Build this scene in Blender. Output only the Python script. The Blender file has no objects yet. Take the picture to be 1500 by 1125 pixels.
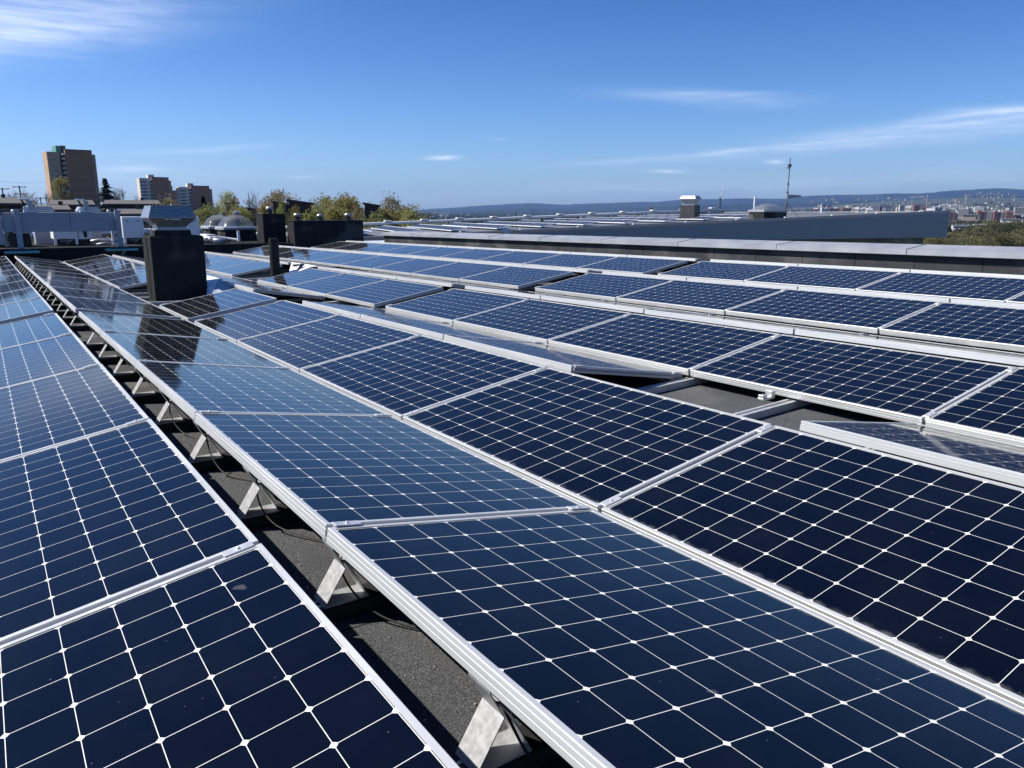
import bpy, math, random
from mathutils import Vector, Matrix, Euler
R = math.radians
random.seed(7)
scene = bpy.context.scene
col = scene.collection

# ------------------------------------------------------------------ camera
CAM_H, YAW, PITCH, ROLL, FOC = 1.3225, R(34.16), R(12.44), R(0.1085), 1133.7
cam_d = bpy.data.cameras.new('camera')
cam = bpy.data.objects.new('camera', cam_d)
col.objects.link(cam)
cam_d.sensor_width = 36.0
cam_d.lens = 36.0 * FOC / 1500.0
cam_d.clip_start, cam_d.clip_end = 0.05, 60000
cam.matrix_world = (Matrix.Translation((0, 0, CAM_H)) @ Matrix.Rotation(-YAW, 4, 'Z') @
                    Matrix.Rotation(math.pi / 2 - PITCH, 4, 'X') @ Matrix.Rotation(-ROLL, 4, 'Z'))
scene.camera = cam

def ray(px, py):
    a, b = px - 750, 562.5 - py
    cr, sr = math.cos(ROLL), math.sin(ROLL)
    x, y = (a * cr + b * sr) / FOC, (-a * sr + b * cr) / FOC
    cp, sp, cy, sy = math.cos(PITCH), math.sin(PITCH), math.cos(YAW), math.sin(YAW)
    fw, up = cp + y * sp, -sp + y * cp
    return Vector((x * cy + fw * sy, -x * sy + fw * cy, up))
def at(px, py, dist):                      # point at a horizontal distance
    d = ray(px, py); t = dist / math.hypot(d.x, d.y)
    return Vector((d.x * t, d.y * t, CAM_H + d.z * t))
def aty(px, py, y):
    d = ray(px, py); t = y / d.y
    return Vector((d.x * t, y, CAM_H + d.z * t))
def azel(px, py):
    d = ray(px, py)
    return math.atan2(d.x, d.y), math.atan2(d.z, math.hypot(d.x, d.y))

# ------------------------------------------------------------------ sun, sky, exposure
SUN = Vector((-0.765, 0.60, 1.0)).normalized()
SUN_EL, SUN_AZ = math.asin(SUN.z), math.atan2(SUN.x, SUN.y)
sun_d = bpy.data.lights.new('sun', 'SUN')
sun_d.energy, sun_d.angle, sun_d.color = 4.7, R(0.53), (1.0, 0.95, 0.87)
sun = bpy.data.objects.new('sun', sun_d)
sun.rotation_euler = SUN.to_track_quat('Z', 'Y').to_euler()
sun.location = (-30, 25, 40)
col.objects.link(sun)
scene.view_settings.view_transform = 'Standard'
scene.view_settings.look = 'None'
scene.view_settings.exposure = 0.7
scene.view_settings.gamma = 1.0
scene.view_settings.use_curve_mapping = False

world = bpy.data.worlds.new('World')
scene.world = world
world.use_nodes = True
wn, wl = world.node_tree.nodes, world.node_tree.links
wn.clear()
class NT:
    """small helper for math chains in a node tree"""
    def __init__(s, nodes, links): s.n, s.l = nodes, links
    def put(s, sock, v):
        if isinstance(v, (int, float)): sock.default_value = v
        elif isinstance(v, (tuple, list)): sock.default_value = v
        elif v is not None: s.l.new(v, sock)
    def m(s, op, a, b=None, c=None, clamp=False):
        k = s.n.new('ShaderNodeMath'); k.operation = op; k.use_clamp = clamp
        for i, v in enumerate((a, b, c)): s.put(k.inputs[i], v)
        return k.outputs[0]
    def vm(s, op, a, b=None):
        k = s.n.new('ShaderNodeVectorMath'); k.operation = op
        s.put(k.inputs[0], a); s.put(k.inputs[1], b)
        return k.outputs['Value'] if op in ('DOT_PRODUCT', 'LENGTH') else k.outputs[0]
    def xyz(s, v):
        k = s.n.new('ShaderNodeSeparateXYZ'); s.l.new(v, k.inputs[0]); return k.outputs
    def comb(s, x, y, z):
        k = s.n.new('ShaderNodeCombineXYZ')
        for i, v in enumerate((x, y, z)): s.put(k.inputs[i], v)
        return k.outputs[0]
    def noise(s, vec, scale, detail=3, rough=0.55):
        k = s.n.new('ShaderNodeTexNoise'); s.put(k.inputs['Vector'], vec)
        k.inputs['Scale'].default_value = scale; k.inputs['Detail'].default_value = detail; k.inputs['Roughness'].default_value = rough
        return k.outputs['Fac']
    def ramp(s, f, lo, hi, a=0.0, b=1.0):
        k = s.n.new('ShaderNodeMapRange'); k.interpolation_type = 'SMOOTHSTEP'
        s.put(k.inputs[0], f)
        for i, v in zip((1, 2, 3, 4), (lo, hi, a, b)): s.put(k.inputs[i], v)
        return k.outputs[0]
    def mix(s, f, a, b, mode='MIX'):
        k = s.n.new('ShaderNodeMix'); k.data_type = 'RGBA'; k.blend_type = mode
        s.put(k.inputs[0], f)
        s.put(k.inputs[6], tuple(a) + (1,) if isinstance(a, (tuple, list)) and len(a) == 3 else a)
        s.put(k.inputs[7], tuple(b) + (1,) if isinstance(b, (tuple, list)) and len(b) == 3 else b)
        return k.outputs[2]
W_ = NT(wn, wl)
sky = wn.new('ShaderNodeTexSky')
sky.sky_type = 'NISHITA'
sky.sun_disc = False
sky.sun_elevation, sky.sun_rotation = SUN_EL, SUN_AZ
sky.altitude, sky.air_density, sky.dust_density, sky.ozone_density = 150, 1.0, 0.7, 3.0
tc = wn.new('ShaderNodeTexCoord')
dx, dy, dz = W_.xyz(tc.outputs['Generated'])
w_az, w_el = W_.m('ARCTAN2', dx, dy), W_.m('ARCSINE', dz)
# thin cirrus streaks: (px, py, half length px, half height px, tilt deg, strength, grey?)
CLOUDS = [(40, 8, 230, 50, 9, .44, 0), (-20, 58, 170, 30, 10, .34, 0), (1035, 144, 150, 12, -4, .26, 0),
          (1420, 170, 250, 10, 5, .36, 0), (1390, 186, 230, 5, 4, .28, 0), (1510, 158, 130, 6, 6, .26, 0), (1000, 228, 190, 5, 4, .30, 0), (1240, 208, 240, 8, 5, .28, 0),
          (1430, 196, 220, 10, 4, .30, 0), (648, 230, 26, 4.5, 2, .62, 0), (202, 250, 36, 4.5, 1, .48, 0),
          (300, 220, 110, 5, 5, .22, 0), (978, 250, 30, 4, -3, .42, 0), (1135, 239, 15, 4, 0, .5, 0),
          (1350, 243, 140, 5, 4, .55, 1), (1180, 228, 130, 5, 5, .42, 1), (1260, 258, 46, 4, 1, .55, 1),
          (1330, 213, 110, 6, 3, .42, 1), (930, 246, 70, 3, 4, .35, 1), (440, 258, 24, 3, 0, .3, 0), (730, 206, 20, 3, 0, .22, 0),
          (1080, 272, 500, 14, 1, .20, 0), (60, 266, 260, 20, 2, .22, 0)]
k_pix = 1.0 / FOC
streak_vec = W_.comb(W_.m('MULTIPLY', w_az, 6.0), W_.m('MULTIPLY', w_el, 70.0), W_.m('MULTIPLY', w_az, -1.5))
streak = W_.noise(streak_vec, 1.6, 5, 0.62)
wob = W_.m('MULTIPLY', W_.m('SUBTRACT', W_.noise(W_.comb(w_az, W_.m('MULTIPLY', w_el, 4.0), 0.0), 7.0, 3), 0.5), 0.035)
cover = {0: None, 1: None}
for (px, py, hl, hh, tilt, st, grey) in CLOUDS:
    a0, e0 = azel(px, py)
    ce = math.cos(e0)
    u = W_.m('MULTIPLY', W_.m('SUBTRACT', w_az, a0), ce)
    v = W_.m('ADD', W_.m('SUBTRACT', w_el, e0), W_.m('MULTIPLY', wob, 0.35 + min(1.0, hh / 40)))
    ct, stn = math.cos(R(tilt)), math.sin(R(tilt))
    u2 = W_.m('ADD', W_.m('MULTIPLY', u, ct / (hl * k_pix)), W_.m('MULTIPLY', v, stn / (hl * k_pix)))
    v2 = W_.m('ADD', W_.m('MULTIPLY', u, -stn / (hh * k_pix)), W_.m('MULTIPLY', v, ct / (hh * k_pix)))
    r2 = W_.m('ADD', W_.m('MULTIPLY', u2, u2), W_.m('MULTIPLY', v2, v2))
    f = W_.m('EXPONENT', W_.m('MULTIPLY', r2, -1.7))
    f = W_.m('MULTIPLY', f, st)
    cover[grey] = f if cover[grey] is None else W_.m('ADD', cover[grey], f)
st_w = W_.m('MULTIPLY', cover[0], W_.ramp(streak, 0.30, 0.72, 0.45, 1.25), clamp=True)
st_g = W_.m('MULTIPLY', cover[1], W_.ramp(streak, 0.30, 0.60, 0.5, 1.2), clamp=True)
skc = wn.new('ShaderNodeHueSaturation')
skc.inputs['Saturation'].default_value = 1.3
skc.inputs['Hue'].default_value = 0.5
wl.new(sky.outputs[0], skc.inputs['Color'])
lift = W_.ramp(w_el, 0.0, 0.32, 1.16, .80)
skt = W_.mix(1.0, skc.outputs[0], W_.comb(W_.m('MULTIPLY', lift, .70), W_.m('MULTIPLY', lift, .85), W_.m('MULTIPLY', lift, 1.20)), 'MULTIPLY')
c1 = W_.mix(st_w, skt, (8.6, 9.5, 11.0))
c2 = W_.mix(st_g, c1, (3.6, 5.0, 7.8))
bg = wn.new('ShaderNodeBackground')
bg.inputs[1].default_value = 0.072
wl.new(c2, bg.inputs[0])
wo = wn.new('ShaderNodeOutputWorld')
wl.new(bg.outputs[0], wo.inputs[0])

# ------------------------------------------------------------------ materials
def material(name, base, rough=0.6, metal=0.0, vary=0.12, scale=6.0, bump=0.0, bscale=60.0, spec=0.5, per_object=0.0, second=None, stretch=None):
    m = bpy.data.materials.new(name); m.use_nodes = True
    t = NT(m.node_tree.nodes, m.node_tree.links)
    b = t.n['Principled BSDF']
    co = t.n.new('ShaderNodeTexCoord').outputs['Object']
    v = co
    if stretch: v = t.vm('MULTIPLY', co, tuple(stretch))
    n = t.noise(v, scale, 5, 0.6)
    lo = tuple(c * (1 - vary) for c in base)
    hi = tuple(second) if second else tuple(min(1, c * (1 + vary)) for c in base)
    c = t.mix(t.ramp(n, 0.3, 0.7), lo, hi)
    if per_object:
        oi = t.n.new('ShaderNodeObjectInfo')
        k = t.m('ADD', t.m('MULTIPLY', oi.outputs['Random'], 2 * per_object), 1 - per_object)
        kc = t.comb(k, k, k)
        c = t.mix(1.0, c, kc, 'MULTIPLY')
    t.l.new(c, b.inputs['Base Color'])
    b.inputs['Metallic'].default_value = metal
    t.put(b.inputs['Roughness'], t.ramp(n, 0.2, 0.8, max(0.02, rough - 0.08), min(1, rough + 0.08)))
    b.inputs['Specular IOR Level'].default_value = spec
    if bump:
        bn = t.n.new('ShaderNodeBump'); bn.inputs['Strength'].default_value = bump; bn.inputs['Distance'].default_value = 0.01
        t.l.new(t.noise(co, bscale, 4, 0.7), bn.inputs['Height']); t.l.new(bn.outputs[0], b.inputs['Normal'])
    return m

MAT = {}
MAT['alu'] = material('anodised_aluminium', (.57, .575, .565), .42, .35, .05, 9, stretch=(1, .15, 4))
MAT['mill'] = material('mill_finish_aluminium', (.62, .62, .61), .40, .55, .12, 14, per_object=.06)
MAT['dullcells'] = material('weathered_solar_cells', (.022, .028, .045), .42, 0, .2, 3)
MAT['gritstone'] = material('pale_grit', (.36, .345, .32), .9, 0, .3, 60)
MAT['strip'] = material('grey_joint_metal', (.30, .305, .32), .5, .3, .12, 9)
MAT['paneglass'] = material('pale_window_glass', (.20, .235, .235), .12, 0, .5, 1.2)
MAT['rail'] = material('weathered_rail_metal', (.46, .46, .45), .5, .35, .15, 14)
MAT['plate'] = material('smooth_galvanised_plate', (.45, .455, .46), .42, .45, .09, 60)
MAT['galv'] = material('galvanised_steel', (.44, .445, .45), .45, .45, .20, 95, bump=.05, bscale=90)
MAT['steel'] = material('brushed_steel', (.34, .33, .315), .30, .6, .06, 7, stretch=(1, 1, 12))
MAT['coping'] = material('coping_sheet_metal', (.36, .37, .39), .48, .35, .07, 3, per_object=.05)
MAT['white'] = material('white_lacquer', (.78, .79, .80), .4, 0, .04, 5)
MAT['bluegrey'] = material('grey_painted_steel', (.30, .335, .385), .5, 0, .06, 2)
MAT['darkmetal'] = material('dark_metal', (.03, .03, .035), .45, .3, .2, 8)
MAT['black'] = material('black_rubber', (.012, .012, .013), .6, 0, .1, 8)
MAT['teal'] = material('teal_mat', (.14, .36, .37), .8, 0, .15, 9)
MAT['pipe'] = material('pale_pipe_jacket', (.70, .71, .70), .38, .3, .06, 3)
MAT['eaves'] = material('grey_eaves_metal', (.30, .31, .33), .5, 0, .04, 1)
MAT['slate'] = material('slate_grey_cladding', (.33, .33, .335), .55, 0, .04, .6)
MAT['roofgrey'] = material('grey_roof_membrane', (.115, .125, .145), .7, 0, .10, .5)
MAT['brick'] = material('brown_brick', (.30, .135, .070), .85, 0, .14, .5, stretch=(.5, .5, 3))
MAT['lightbrick'] = material('pale_brick', (.46, .31, .20), .85, 0, .12, .5)
MAT['concrete'] = material('pale_concrete', (.58, .52, .44), .85, 0, .10, .3)
MAT['copper'] = material('verdigris_cladding', (.10, .27, .23), .7, 0, .15, .6)
MAT['timber'] = material('dark_stained_timber', (.050, .032, .030), .8, 0, .2, 2.5, stretch=(6, 6, .4))
MAT['shaft'] = material('dark_grey_cladding', (.050, .051, .054), .6, 0, .12, 2)
MAT['mast'] = material('weathered_mast_metal', (.16, .165, .165), .5, .4, .12, 3)
MAT['tile'] = material('grey_roof_tiles', (.092, .084, .080), .85, 0, .16, 2.0, stretch=(1, 4, 4))
MAT['bark'] = material('bark', (.10, .085, .070), .9, 0, .25, 5)
MAT['twig'] = material('bare_twigs', (.16, .135, .11), .9, 0, .2, 2)
MAT['wood'] = material('weathered_pole_wood', (.11, .09, .075), .85, 0, .2, 4)
MAT['redbrick'] = material('red_brick', (.23, .105, .085), .85, 0, .12, .08, per_object=.2)
MAT['greywall'] = material('grey_render', (.28, .28, .29), .8, 0, .10, .1, per_object=.3)
MAT['whitewall'] = material('white_render', (.62, .61, .58), .8, 0, .05, .1, per_object=.12)
MAT['tanwall'] = material('tan_render', (.42, .35, .27), .8, 0, .10, .1, per_object=.25)
MAT['darkroof'] = material('dark_roof_felt', (.07, .068, .07), .85, 0, .2, .2)
MAT['paleroof'] = material('pale_flat_roof', (.36, .36, .37), .8, 0, .1, .1, per_object=.2)
MAT['smoke'] = None

def glass_material():
    m = bpy.data.materials.new('window_glass'); m.use_nodes = True
    b = m.node_tree.nodes['Principled BSDF']
    b.inputs['Base Color'].default_value = (.02, .025, .03, 1)
    b.inputs['Roughness'].default_value = .05
    b.inputs['Specular IOR Level'].default_value = .7
    return m
MAT['glass'] = glass_material()

def dome_material():
    m = bpy.data.materials.new('clear_acrylic'); m.use_nodes = True
    n, l = m.node_tree.nodes, m.node_tree.links
    n.clear()
    o = n.new('ShaderNodeOutputMaterial'); mx = n.new('ShaderNodeMixShader')
    tr = n.new('ShaderNodeBsdfTransparent'); tr.inputs[0].default_value = (.80, .84, .88, 1)
    g = n.new('ShaderNodeBsdfPrincipled'); g.inputs['Base Color'].default_value = (.5, .52, .55, 1); g.inputs['Roughness'].default_value = .08
    mx.inputs[0].default_value = .2
    l.new(tr.outputs[0], mx.inputs[1]); l.new(g.outputs[0], mx.inputs[2]); l.new(mx.outputs[0], o.inputs[0])
    return m
MAT['acrylic'] = dome_material()

PW, PL, PITCH_L = 1.0425, 1.690, 1.71           # module width, length, spacing along the row
TILT = R(9.43)
def cell_material():
    m = bpy.data.materials.new('solar_cells_under_glass'); m.use_nodes = True
    t = NT(m.node_tree.nodes, m.node_tree.links)
    b = t.n['Principled BSDF']
    co = t.n.new('ShaderNodeTexCoord').outputs['Object']
    oi = t.n.new('ShaderNodeObjectInfo').outputs['Random']
    x, y, z = t.xyz(co)
    px, py = 0.1257, 0.1270
    u = t.m('DIVIDE', t.m('SUBTRACT', x, (PW - 8 * px) / 2), px)
    v = t.m('DIVIDE', t.m('SUBTRACT', y, (PL - 13 * py) / 2), py)
    fu = t.m('ABSOLUTE', t.m('SUBTRACT', t.m('FRACT', u), .5))
    fv = t.m('ABSOLUTE', t.m('SUBTRACT', t.m('FRACT', v), .5))
    line = t.m('GREATER_THAN', t.m('MAXIMUM', fu, fv), .5 - .0066)
    corner = t.m('GREATER_THAN', t.m('ADD', fu, fv), 1 - .078)
    white = t.m('MAXIMUM', line, corner)
    wnz = t.n.new('ShaderNodeTexWhiteNoise'); wnz.noise_dimensions = '3D'
    t.l.new(t.comb(t.m('FLOOR', u), t.m('FLOOR', v), t.m('MULTIPLY', oi, 91.0)), wnz.inputs[0])
    cell = t.mix(wnz.outputs['Value'], (.0004, .0014, .0060), (.0007, .0022, .0084))
    busy = t.m('LESS_THAN', t.m('FRACT', t.m('MULTIPLY', v, 40.0)), .10)    # fine contact fingers
    cell = t.mix(t.m('MULTIPLY', busy, .10), cell, (.03, .04, .07))
    c = t.mix(white, cell, (.74, .73, .67))
    # thin film of dust, heavier along the low edge, and a few dried droplets
    off = t.vm('ADD', co, t.comb(t.m('MULTIPLY', oi, 37.0), t.m('MULTIPLY', oi, 71.0), 0.0))
    film = t.ramp(t.noise(off, 3.0, 5, .65), .30, .75, .0008, .0048)
    ge = t.n.new('ShaderNodeNewGeometry')
    cosv = t.m('MAXIMUM', t.m('ABSOLUTE', t.vm('DOT_PRODUCT', ge.outputs['Incoming'], ge.outputs['Normal'])), .025)
    d1 = t.m('SUBTRACT', 1.0, t.m('EXPONENT', t.m('DIVIDE', t.m('MULTIPLY', film, -1.0), cosv)))   # a dust film hides more of the glass at grazing view
    edge = t.ramp(t.m('ADD', x, t.m('MULTIPLY', t.noise(off, 28.0, 3), .045)), .035, .062, .42, 0.0)
    d2 = t.ramp(t.noise(off, 9.0, 2, .5), .742, .765, 0.0, .16)
    grit = t.ramp(t.noise(off, 85.0, 1, .4), .80, .84, 0.0, .30)
    dust = t.m('ADD', t.m('ADD', d1, t.m('MULTIPLY', edge, t.noise(off, 11.0, 3))), t.m('ADD', d2, grit), clamp=True)
    c = t.mix(dust, c, (.31, .315, .31))
    t.l.new(c, b.inputs['Base Color'])
    t.put(b.inputs['Roughness'], t.ramp(t.noise(off, 2.2, 4, .6), .3, .8, .045, .105))
    b.inputs['IOR'].default_value = 1.27

    return m
MAT['cells'] = cell_material()

def felt_material(name, base, grain, seams=None):
    """mineral roofing felt: dark bitumen with pale grit"""
    m = bpy.data.materials.new(name); m.use_nodes = True
    t = NT(m.node_tree.nodes, m.node_tree.links); b = t.n['Principled BSDF']
    co = t.n.new('ShaderNodeTexCoord').outputs['Object']
    n1 = t.noise(co, 210.0 * grain, 2, .8); n2 = t.noise(co, 2.2, 5, .6); n3 = t.noise(co, 70.0 * grain, 3, .7)
    c = t.mix(t.ramp(n1, .38, .68), tuple(k * .35 for k in base), tuple(k * 1.9 for k in base))
    c = t.mix(t.ramp(n3, .64, .75, 0, .35), c, tuple(k * 3.6 for k in base))
    c = t.mix(t.ramp(n2, .3, .7, 0, .5), c, tuple(k * .55 for k in base))
    n4 = t.noise(co, .9, 3, .5)
    c = t.mix(t.ramp(n4, .52, .64, 0, .38), c, (.17, .165, .155))
    if seams:
        x, y, z = t.xyz(co)
        ax = (x, y, z)
        for (axis, step, wd) in seams:
            f = t.m('FRACT', t.m('DIVIDE', t.m('ADD', ax[axis], t.m('MULTIPLY', n2, .02)), step))
            c = t.mix(t.m('MULTIPLY', t.m('LESS_THAN', f, wd / step), .8), c, (.012, .012, .012))
    t.l.new(c, b.inputs['Base Color'])
    b.inputs['Roughness'].default_value = .95; b.inputs['Specular IOR Level'].default_value = .03
    bn = t.n.new('ShaderNodeBump'); bn.inputs['Strength'].default_value = .55; bn.inputs['Distance'].default_value = .004
    t.l.new(n1, bn.inputs['Height']); t.l.new(bn.outputs[0], b.inputs['Normal'])
    return m
MAT['felt'] = felt_material('mineral_roofing_felt', (.088, .090, .095), 1.0, [(1, 1.0, .010)])
MAT['deckfelt'] = felt_material('deck_roofing_felt', (.032, .031, .031), .6, [(0, 1.0, .015)])
MAT['wallfelt'] = felt_material('upstand_roofing_felt', (.060, .061, .066), .8, [(1, .96, .016), (2, .33, .006)])
MAT['boxfelt'] = felt_material('chimney_roofing_felt', (.036, .0362, .037), .8)

def leaf_material(name, a, b_):
    m = bpy.data.materials.new(name); m.use_nodes = True
    t = NT(m.node_tree.nodes, m.node_tree.links); b = t.n['Principled BSDF']
    b.inputs['Transmission Weight'].default_value = 0
    g = t.n.new('ShaderNodeNewGeometry').outputs['Random Per Island']
    oi = t.n.new('ShaderNodeObjectInfo').outputs['Random']
    c = t.mix(g, a, b_)
    k = t.m('ADD', t.m('MULTIPLY', oi, .4), .8)
    c = t.mix(1.0, c, t.comb(k, k, k), 'MULTIPLY')
    t.l.new(c, b.inputs['Base Color'])
    b.inputs['Roughness'].default_value = .7
    b.inputs['Specular IOR Level'].default_value = .2
    tl = t.n.new('ShaderNodeBsdfTranslucent'); t.l.new(c, tl.inputs[0]); mx = t.n.new('ShaderNodeMixShader'); mx.inputs[0].default_value = .45
    t.l.new(b.outputs[0], mx.inputs[1]); t.l.new(tl.outputs[0], mx.inputs[2]); t.l.new(mx.outputs[0], t.n['Material Output'].inputs[0])
    return m
MAT['leaf_olive'] = leaf_material('olive_spring_leaves', (.17, .150, .045), (.29, .25, .095))
MAT['leaf_pale'] = leaf_material('pale_birch_leaves', (.20, .205, .065), (.32, .32, .13))
MAT['leaf_yellow'] = leaf_material('yellow_green_leaves', (.16, .175, .045), (.27, .27, .105))
MAT['leaf_brown'] = leaf_material('brown_budding_twigs', (.18, .145, .080), (.28, .23, .135))
MAT['leaf_dull'] = leaf_material('dull_spring_leaves', (.108, .108, .046), (.180, .170, .085))
MAT['needle'] = leaf_material('dark_spruce_needles', (.010, .022, .018), (.025, .045, .034))
MAT['far_leaf'] = leaf_material('far_woodland_leaves', (.035, .040, .018), (.085, .080, .035))

def terrain_material():
    m = bpy.data.materials.new('mixed_land'); m.use_nodes = True
    t = NT(m.node_tree.nodes, m.node_tree.links); b = t.n['Principled BSDF']
    co = t.n.new('ShaderNodeTexCoord').outputs['Object']
    c = t.mix(t.ramp(t.noise(co, .012, 6, .7), .35, .65), (.030, .036, .014), (.10, .095, .055))
    c = t.mix(t.ramp(t.noise(co, .05, 4, .7), .55, .7, 0, .7), c, (.17, .165, .155))
    c = t.mix(t.ramp(t.noise(co, .0016, 5, .7), .45, .6, 0, .6), c, (.035, .042, .02))
    t.l.new(c, b.inputs['Base Color']); b.inputs['Roughness'].default_value = .95
    b.inputs['Specular IOR Level'].default_value = .1
    return m
MAT['land'] = terrain_material()
MAT['forest'] = material('forested_hill', (.016, .020, .014), .95, 0, .55, .0022, spec=.05)

def plume_material():
    m = bpy.data.materials.new('steam'); m.use_nodes = True
    n, l = m.node_tree.nodes, m.node_tree.links; n.clear()
    o = n.new('ShaderNodeOutputMaterial'); mx = n.new('ShaderNodeMixShader'); mx.inputs[0].default_value = .22
    tr = n.new('ShaderNodeBsdfTransparent'); d = n.new('ShaderNodeBsdfDiffuse'); d.inputs[0].default_value = (.6, .6, .62, 1)
    l.new(tr.outputs[0], mx.inputs[1]); l.new(d.outputs[0], mx.inputs[2]); l.new(mx.outputs[0], o.inputs[0])
    return m
MAT['smoke'] = plume_material()

# ------------------------------------------------------------------ mesh helpers
class MB:
    def __init__(s): s.v, s.f, s.mi = [], [], []
    def add(s, verts, faces, mi=0):
        o = len(s.v); s.v += [tuple(p) for p in verts]
        s.f += [tuple(i + o for i in q) for q in faces]; s.mi += [mi] * len(faces)
        return s
    def box(s, x0, x1, y0, y1, z0, z1, M=None, mi=0, taper=0.0):
        p = [(x0, y0, z0), (x1, y0, z0), (x1, y1, z0), (x0, y1, z0)]
        q = [(x0 + taper, y0 + taper, z1), (x1 - taper, y0 + taper, z1), (x1 - taper, y1 - taper, z1), (x0 + taper, y1 - taper, z1)]
        vs = [Vector(k) for k in p + q]
        if M is not None: vs = [M @ k for k in vs]
        return s.add(vs, [(3, 2, 1, 0), (4, 5, 6, 7), (0, 1, 5, 4), (1, 2, 6, 5), (2, 3, 7, 6), (3, 0, 4, 7)], mi)
    def bbox(s, x0, x1, y0, y1, z0, z1, b=.006, M=None, mi=0):
        """box with chamfered edges"""
        s_ = []
        X, Y, Z = (x0, x1), (y0, y1), (z0, z1)
        idx = {}
        for i in (0, 1):
            for j in (0, 1):
                for k in (0, 1):
                    sx, sy, sz = (1, -1)[i], (1, -1)[j], (1, -1)[k]
                    for a in range(3):
                        idx[i, j, k, a] = len(s_)
                        s_.append(Vector((X[i] + sx * b * (a != 0), Y[j] + sy * b * (a != 1), Z[k] + sz * b * (a != 2))))
        F = []
        def quad(a, lst): F.append([idx[q + (a,)] for q in lst])
        for i in (0, 1): quad(0, [(i, 0, 0), (i, 1, 0), (i, 1, 1), (i, 0, 1)][::(-1 if i == 0 else 1)])
        for j in (0, 1): quad(1, [(0, j, 0), (1, j, 0), (1, j, 1), (0, j, 1)][::(1 if j == 0 else -1)])
        for k in (0, 1): quad(2, [(0, 0, k), (1, 0, k), (1, 1, k), (0, 1, k)][::(-1 if k == 0 else 1)])
        c = Vector(((x0 + x1) / 2, (y0 + y1) / 2, (z0 + z1) / 2))
        def face(ids):
            pts = [s_[q] for q in ids]; n = (pts[1] - pts[0]).cross(pts[2] - pts[0])
            if n.dot(sum(pts, Vector()) / len(pts) - c) < 0: ids = ids[::-1]
            F.append(ids)
        for a, b_ in ((0, 1), (0, 2), (1, 2)):
            o = 3 - a - b_
            for p in (0, 1):
                for q in (0, 1):
                    e = []
                    for r in (0, 1):
                        key = [0, 0, 0]; key[a] = p; key[b_] = q; key[o] = r
                        e.append(tuple(key))
                    face([idx[e[0] + (a,)], idx[e[1] + (a,)], idx[e[1] + (b_,)], idx[e[0] + (b_,)]])
        for i in (0, 1):
            for j in (0, 1):
                for k in (0, 1): face([idx[i, j, k, 0], idx[i, j, k, 1], idx[i, j, k, 2]])
        if M is not None: s_ = [M @ k for k in s_]
        return s.add(s_, F, mi)
    def tube(s, pts, r, n=8, mi=0, cap=True):
        pts = [Vector(p) for p in pts]
        rr = r if isinstance(r, (list, tuple)) else [r] * len(pts)
        rings = []
        ref = None
        for i, p in enumerate(pts):
            d = (pts[min(i + 1, len(pts) - 1)] - pts[max(i - 1, 0)]).normalized()
            if ref is None or abs(ref.dot(d)) > .95: ref = Vector((0, 0, 1)) if abs(d.z) < .9 else Vector((1, 0, 0))
            a = d.cross(ref).normalized(); b = a.cross(d).normalized()
            rings.append([p + (a * math.cos(2 * math.pi * k / n) + b * math.sin(2 * math.pi * k / n)) * rr[i] for k in range(n)])
        vs = [q for g in rings for q in g]; F = []
        for i in range(len(pts) - 1):
            for k in range(n):
                F.append((i * n + k, i * n + (k + 1) % n, (i + 1) * n + (k + 1) % n, (i + 1) * n + k))
        if cap: F += [tuple(range(n))[::-1], tuple(range((len(pts) - 1) * n, len(pts) * n))]
        return s.add(vs, F, mi)
    def lathe(s, prof, n=20, cen=(0, 0, 0), mi=0):
        cx, cy, cz = cen; vs = []; F = []
        for (r, z) in prof: vs += [(cx + r * math.cos(2 * math.pi * k / n), cy + r * math.sin(2 * math.pi * k / n), cz + z) for k in range(n)]
        for i in range(len(prof) - 1):
            for k in range(n): F.append((i * n + k, i * n + (k + 1) % n, (i + 1) * n + (k + 1) % n, (i + 1) * n + k))
        F += [tuple(range(n))[::-1], tuple(range((len(prof) - 1) * n, len(prof) * n))]
        return s.add(vs, F, mi)
    def slab(s, pts, thick, mi=0):
        """polygon extruded along its normal by thick"""
        p = [Vector(q) for q in pts]; nrm = (p[1] - p[0]).cross(p[2] - p[0]).normalized() * thick; n = len(p)
        F = [tuple(range(n))[::-1], tuple(range(n, 2 * n))] + [(i, (i + 1) % n, n + (i + 1) % n, n + i) for i in range(n)]
        return s.add(p + [q + nrm for q in p], F, mi)
    def frustum(s, rings, mi=0):
        """stack of rectangles (x0,x1,y0,y1,z)"""
        vs = []; F = []
        for (x0, x1, y0, y1, z) in rings: vs += [(x0, y0, z), (x1, y0, z), (x1, y1, z), (x0, y1, z)]
        for i in range(len(rings) - 1):
            for k in range(4): F.append((4 * i + k, 4 * i + (k + 1) % 4, 4 * i + 4 + (k + 1) % 4, 4 * i + 4 + k))
        F += [(3, 2, 1, 0), tuple(range(4 * len(rings) - 4, 4 * len(rings)))]
        return s.add(vs, F, mi)
    def mesh(s, name, mats, smooth=False):
        me = bpy.data.meshes.new(name); me.from_pydata(s.v, [], s.f)
        for m in (mats if isinstance(mats, (list, tuple)) else [mats]): me.materials.append(m)
        for p, i in zip(me.polygons, s.mi): p.material_index = i
        if smooth:
            for p in me.polygons: p.use_smooth = True
        me.update(); return me
    def build(s, name, mats, parent=None, smooth=False):
        o = bpy.data.objects.new(name, s.mesh(name, mats, smooth)); col.objects.link(o)
        if parent is not None: o.parent = parent
        return o

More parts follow.
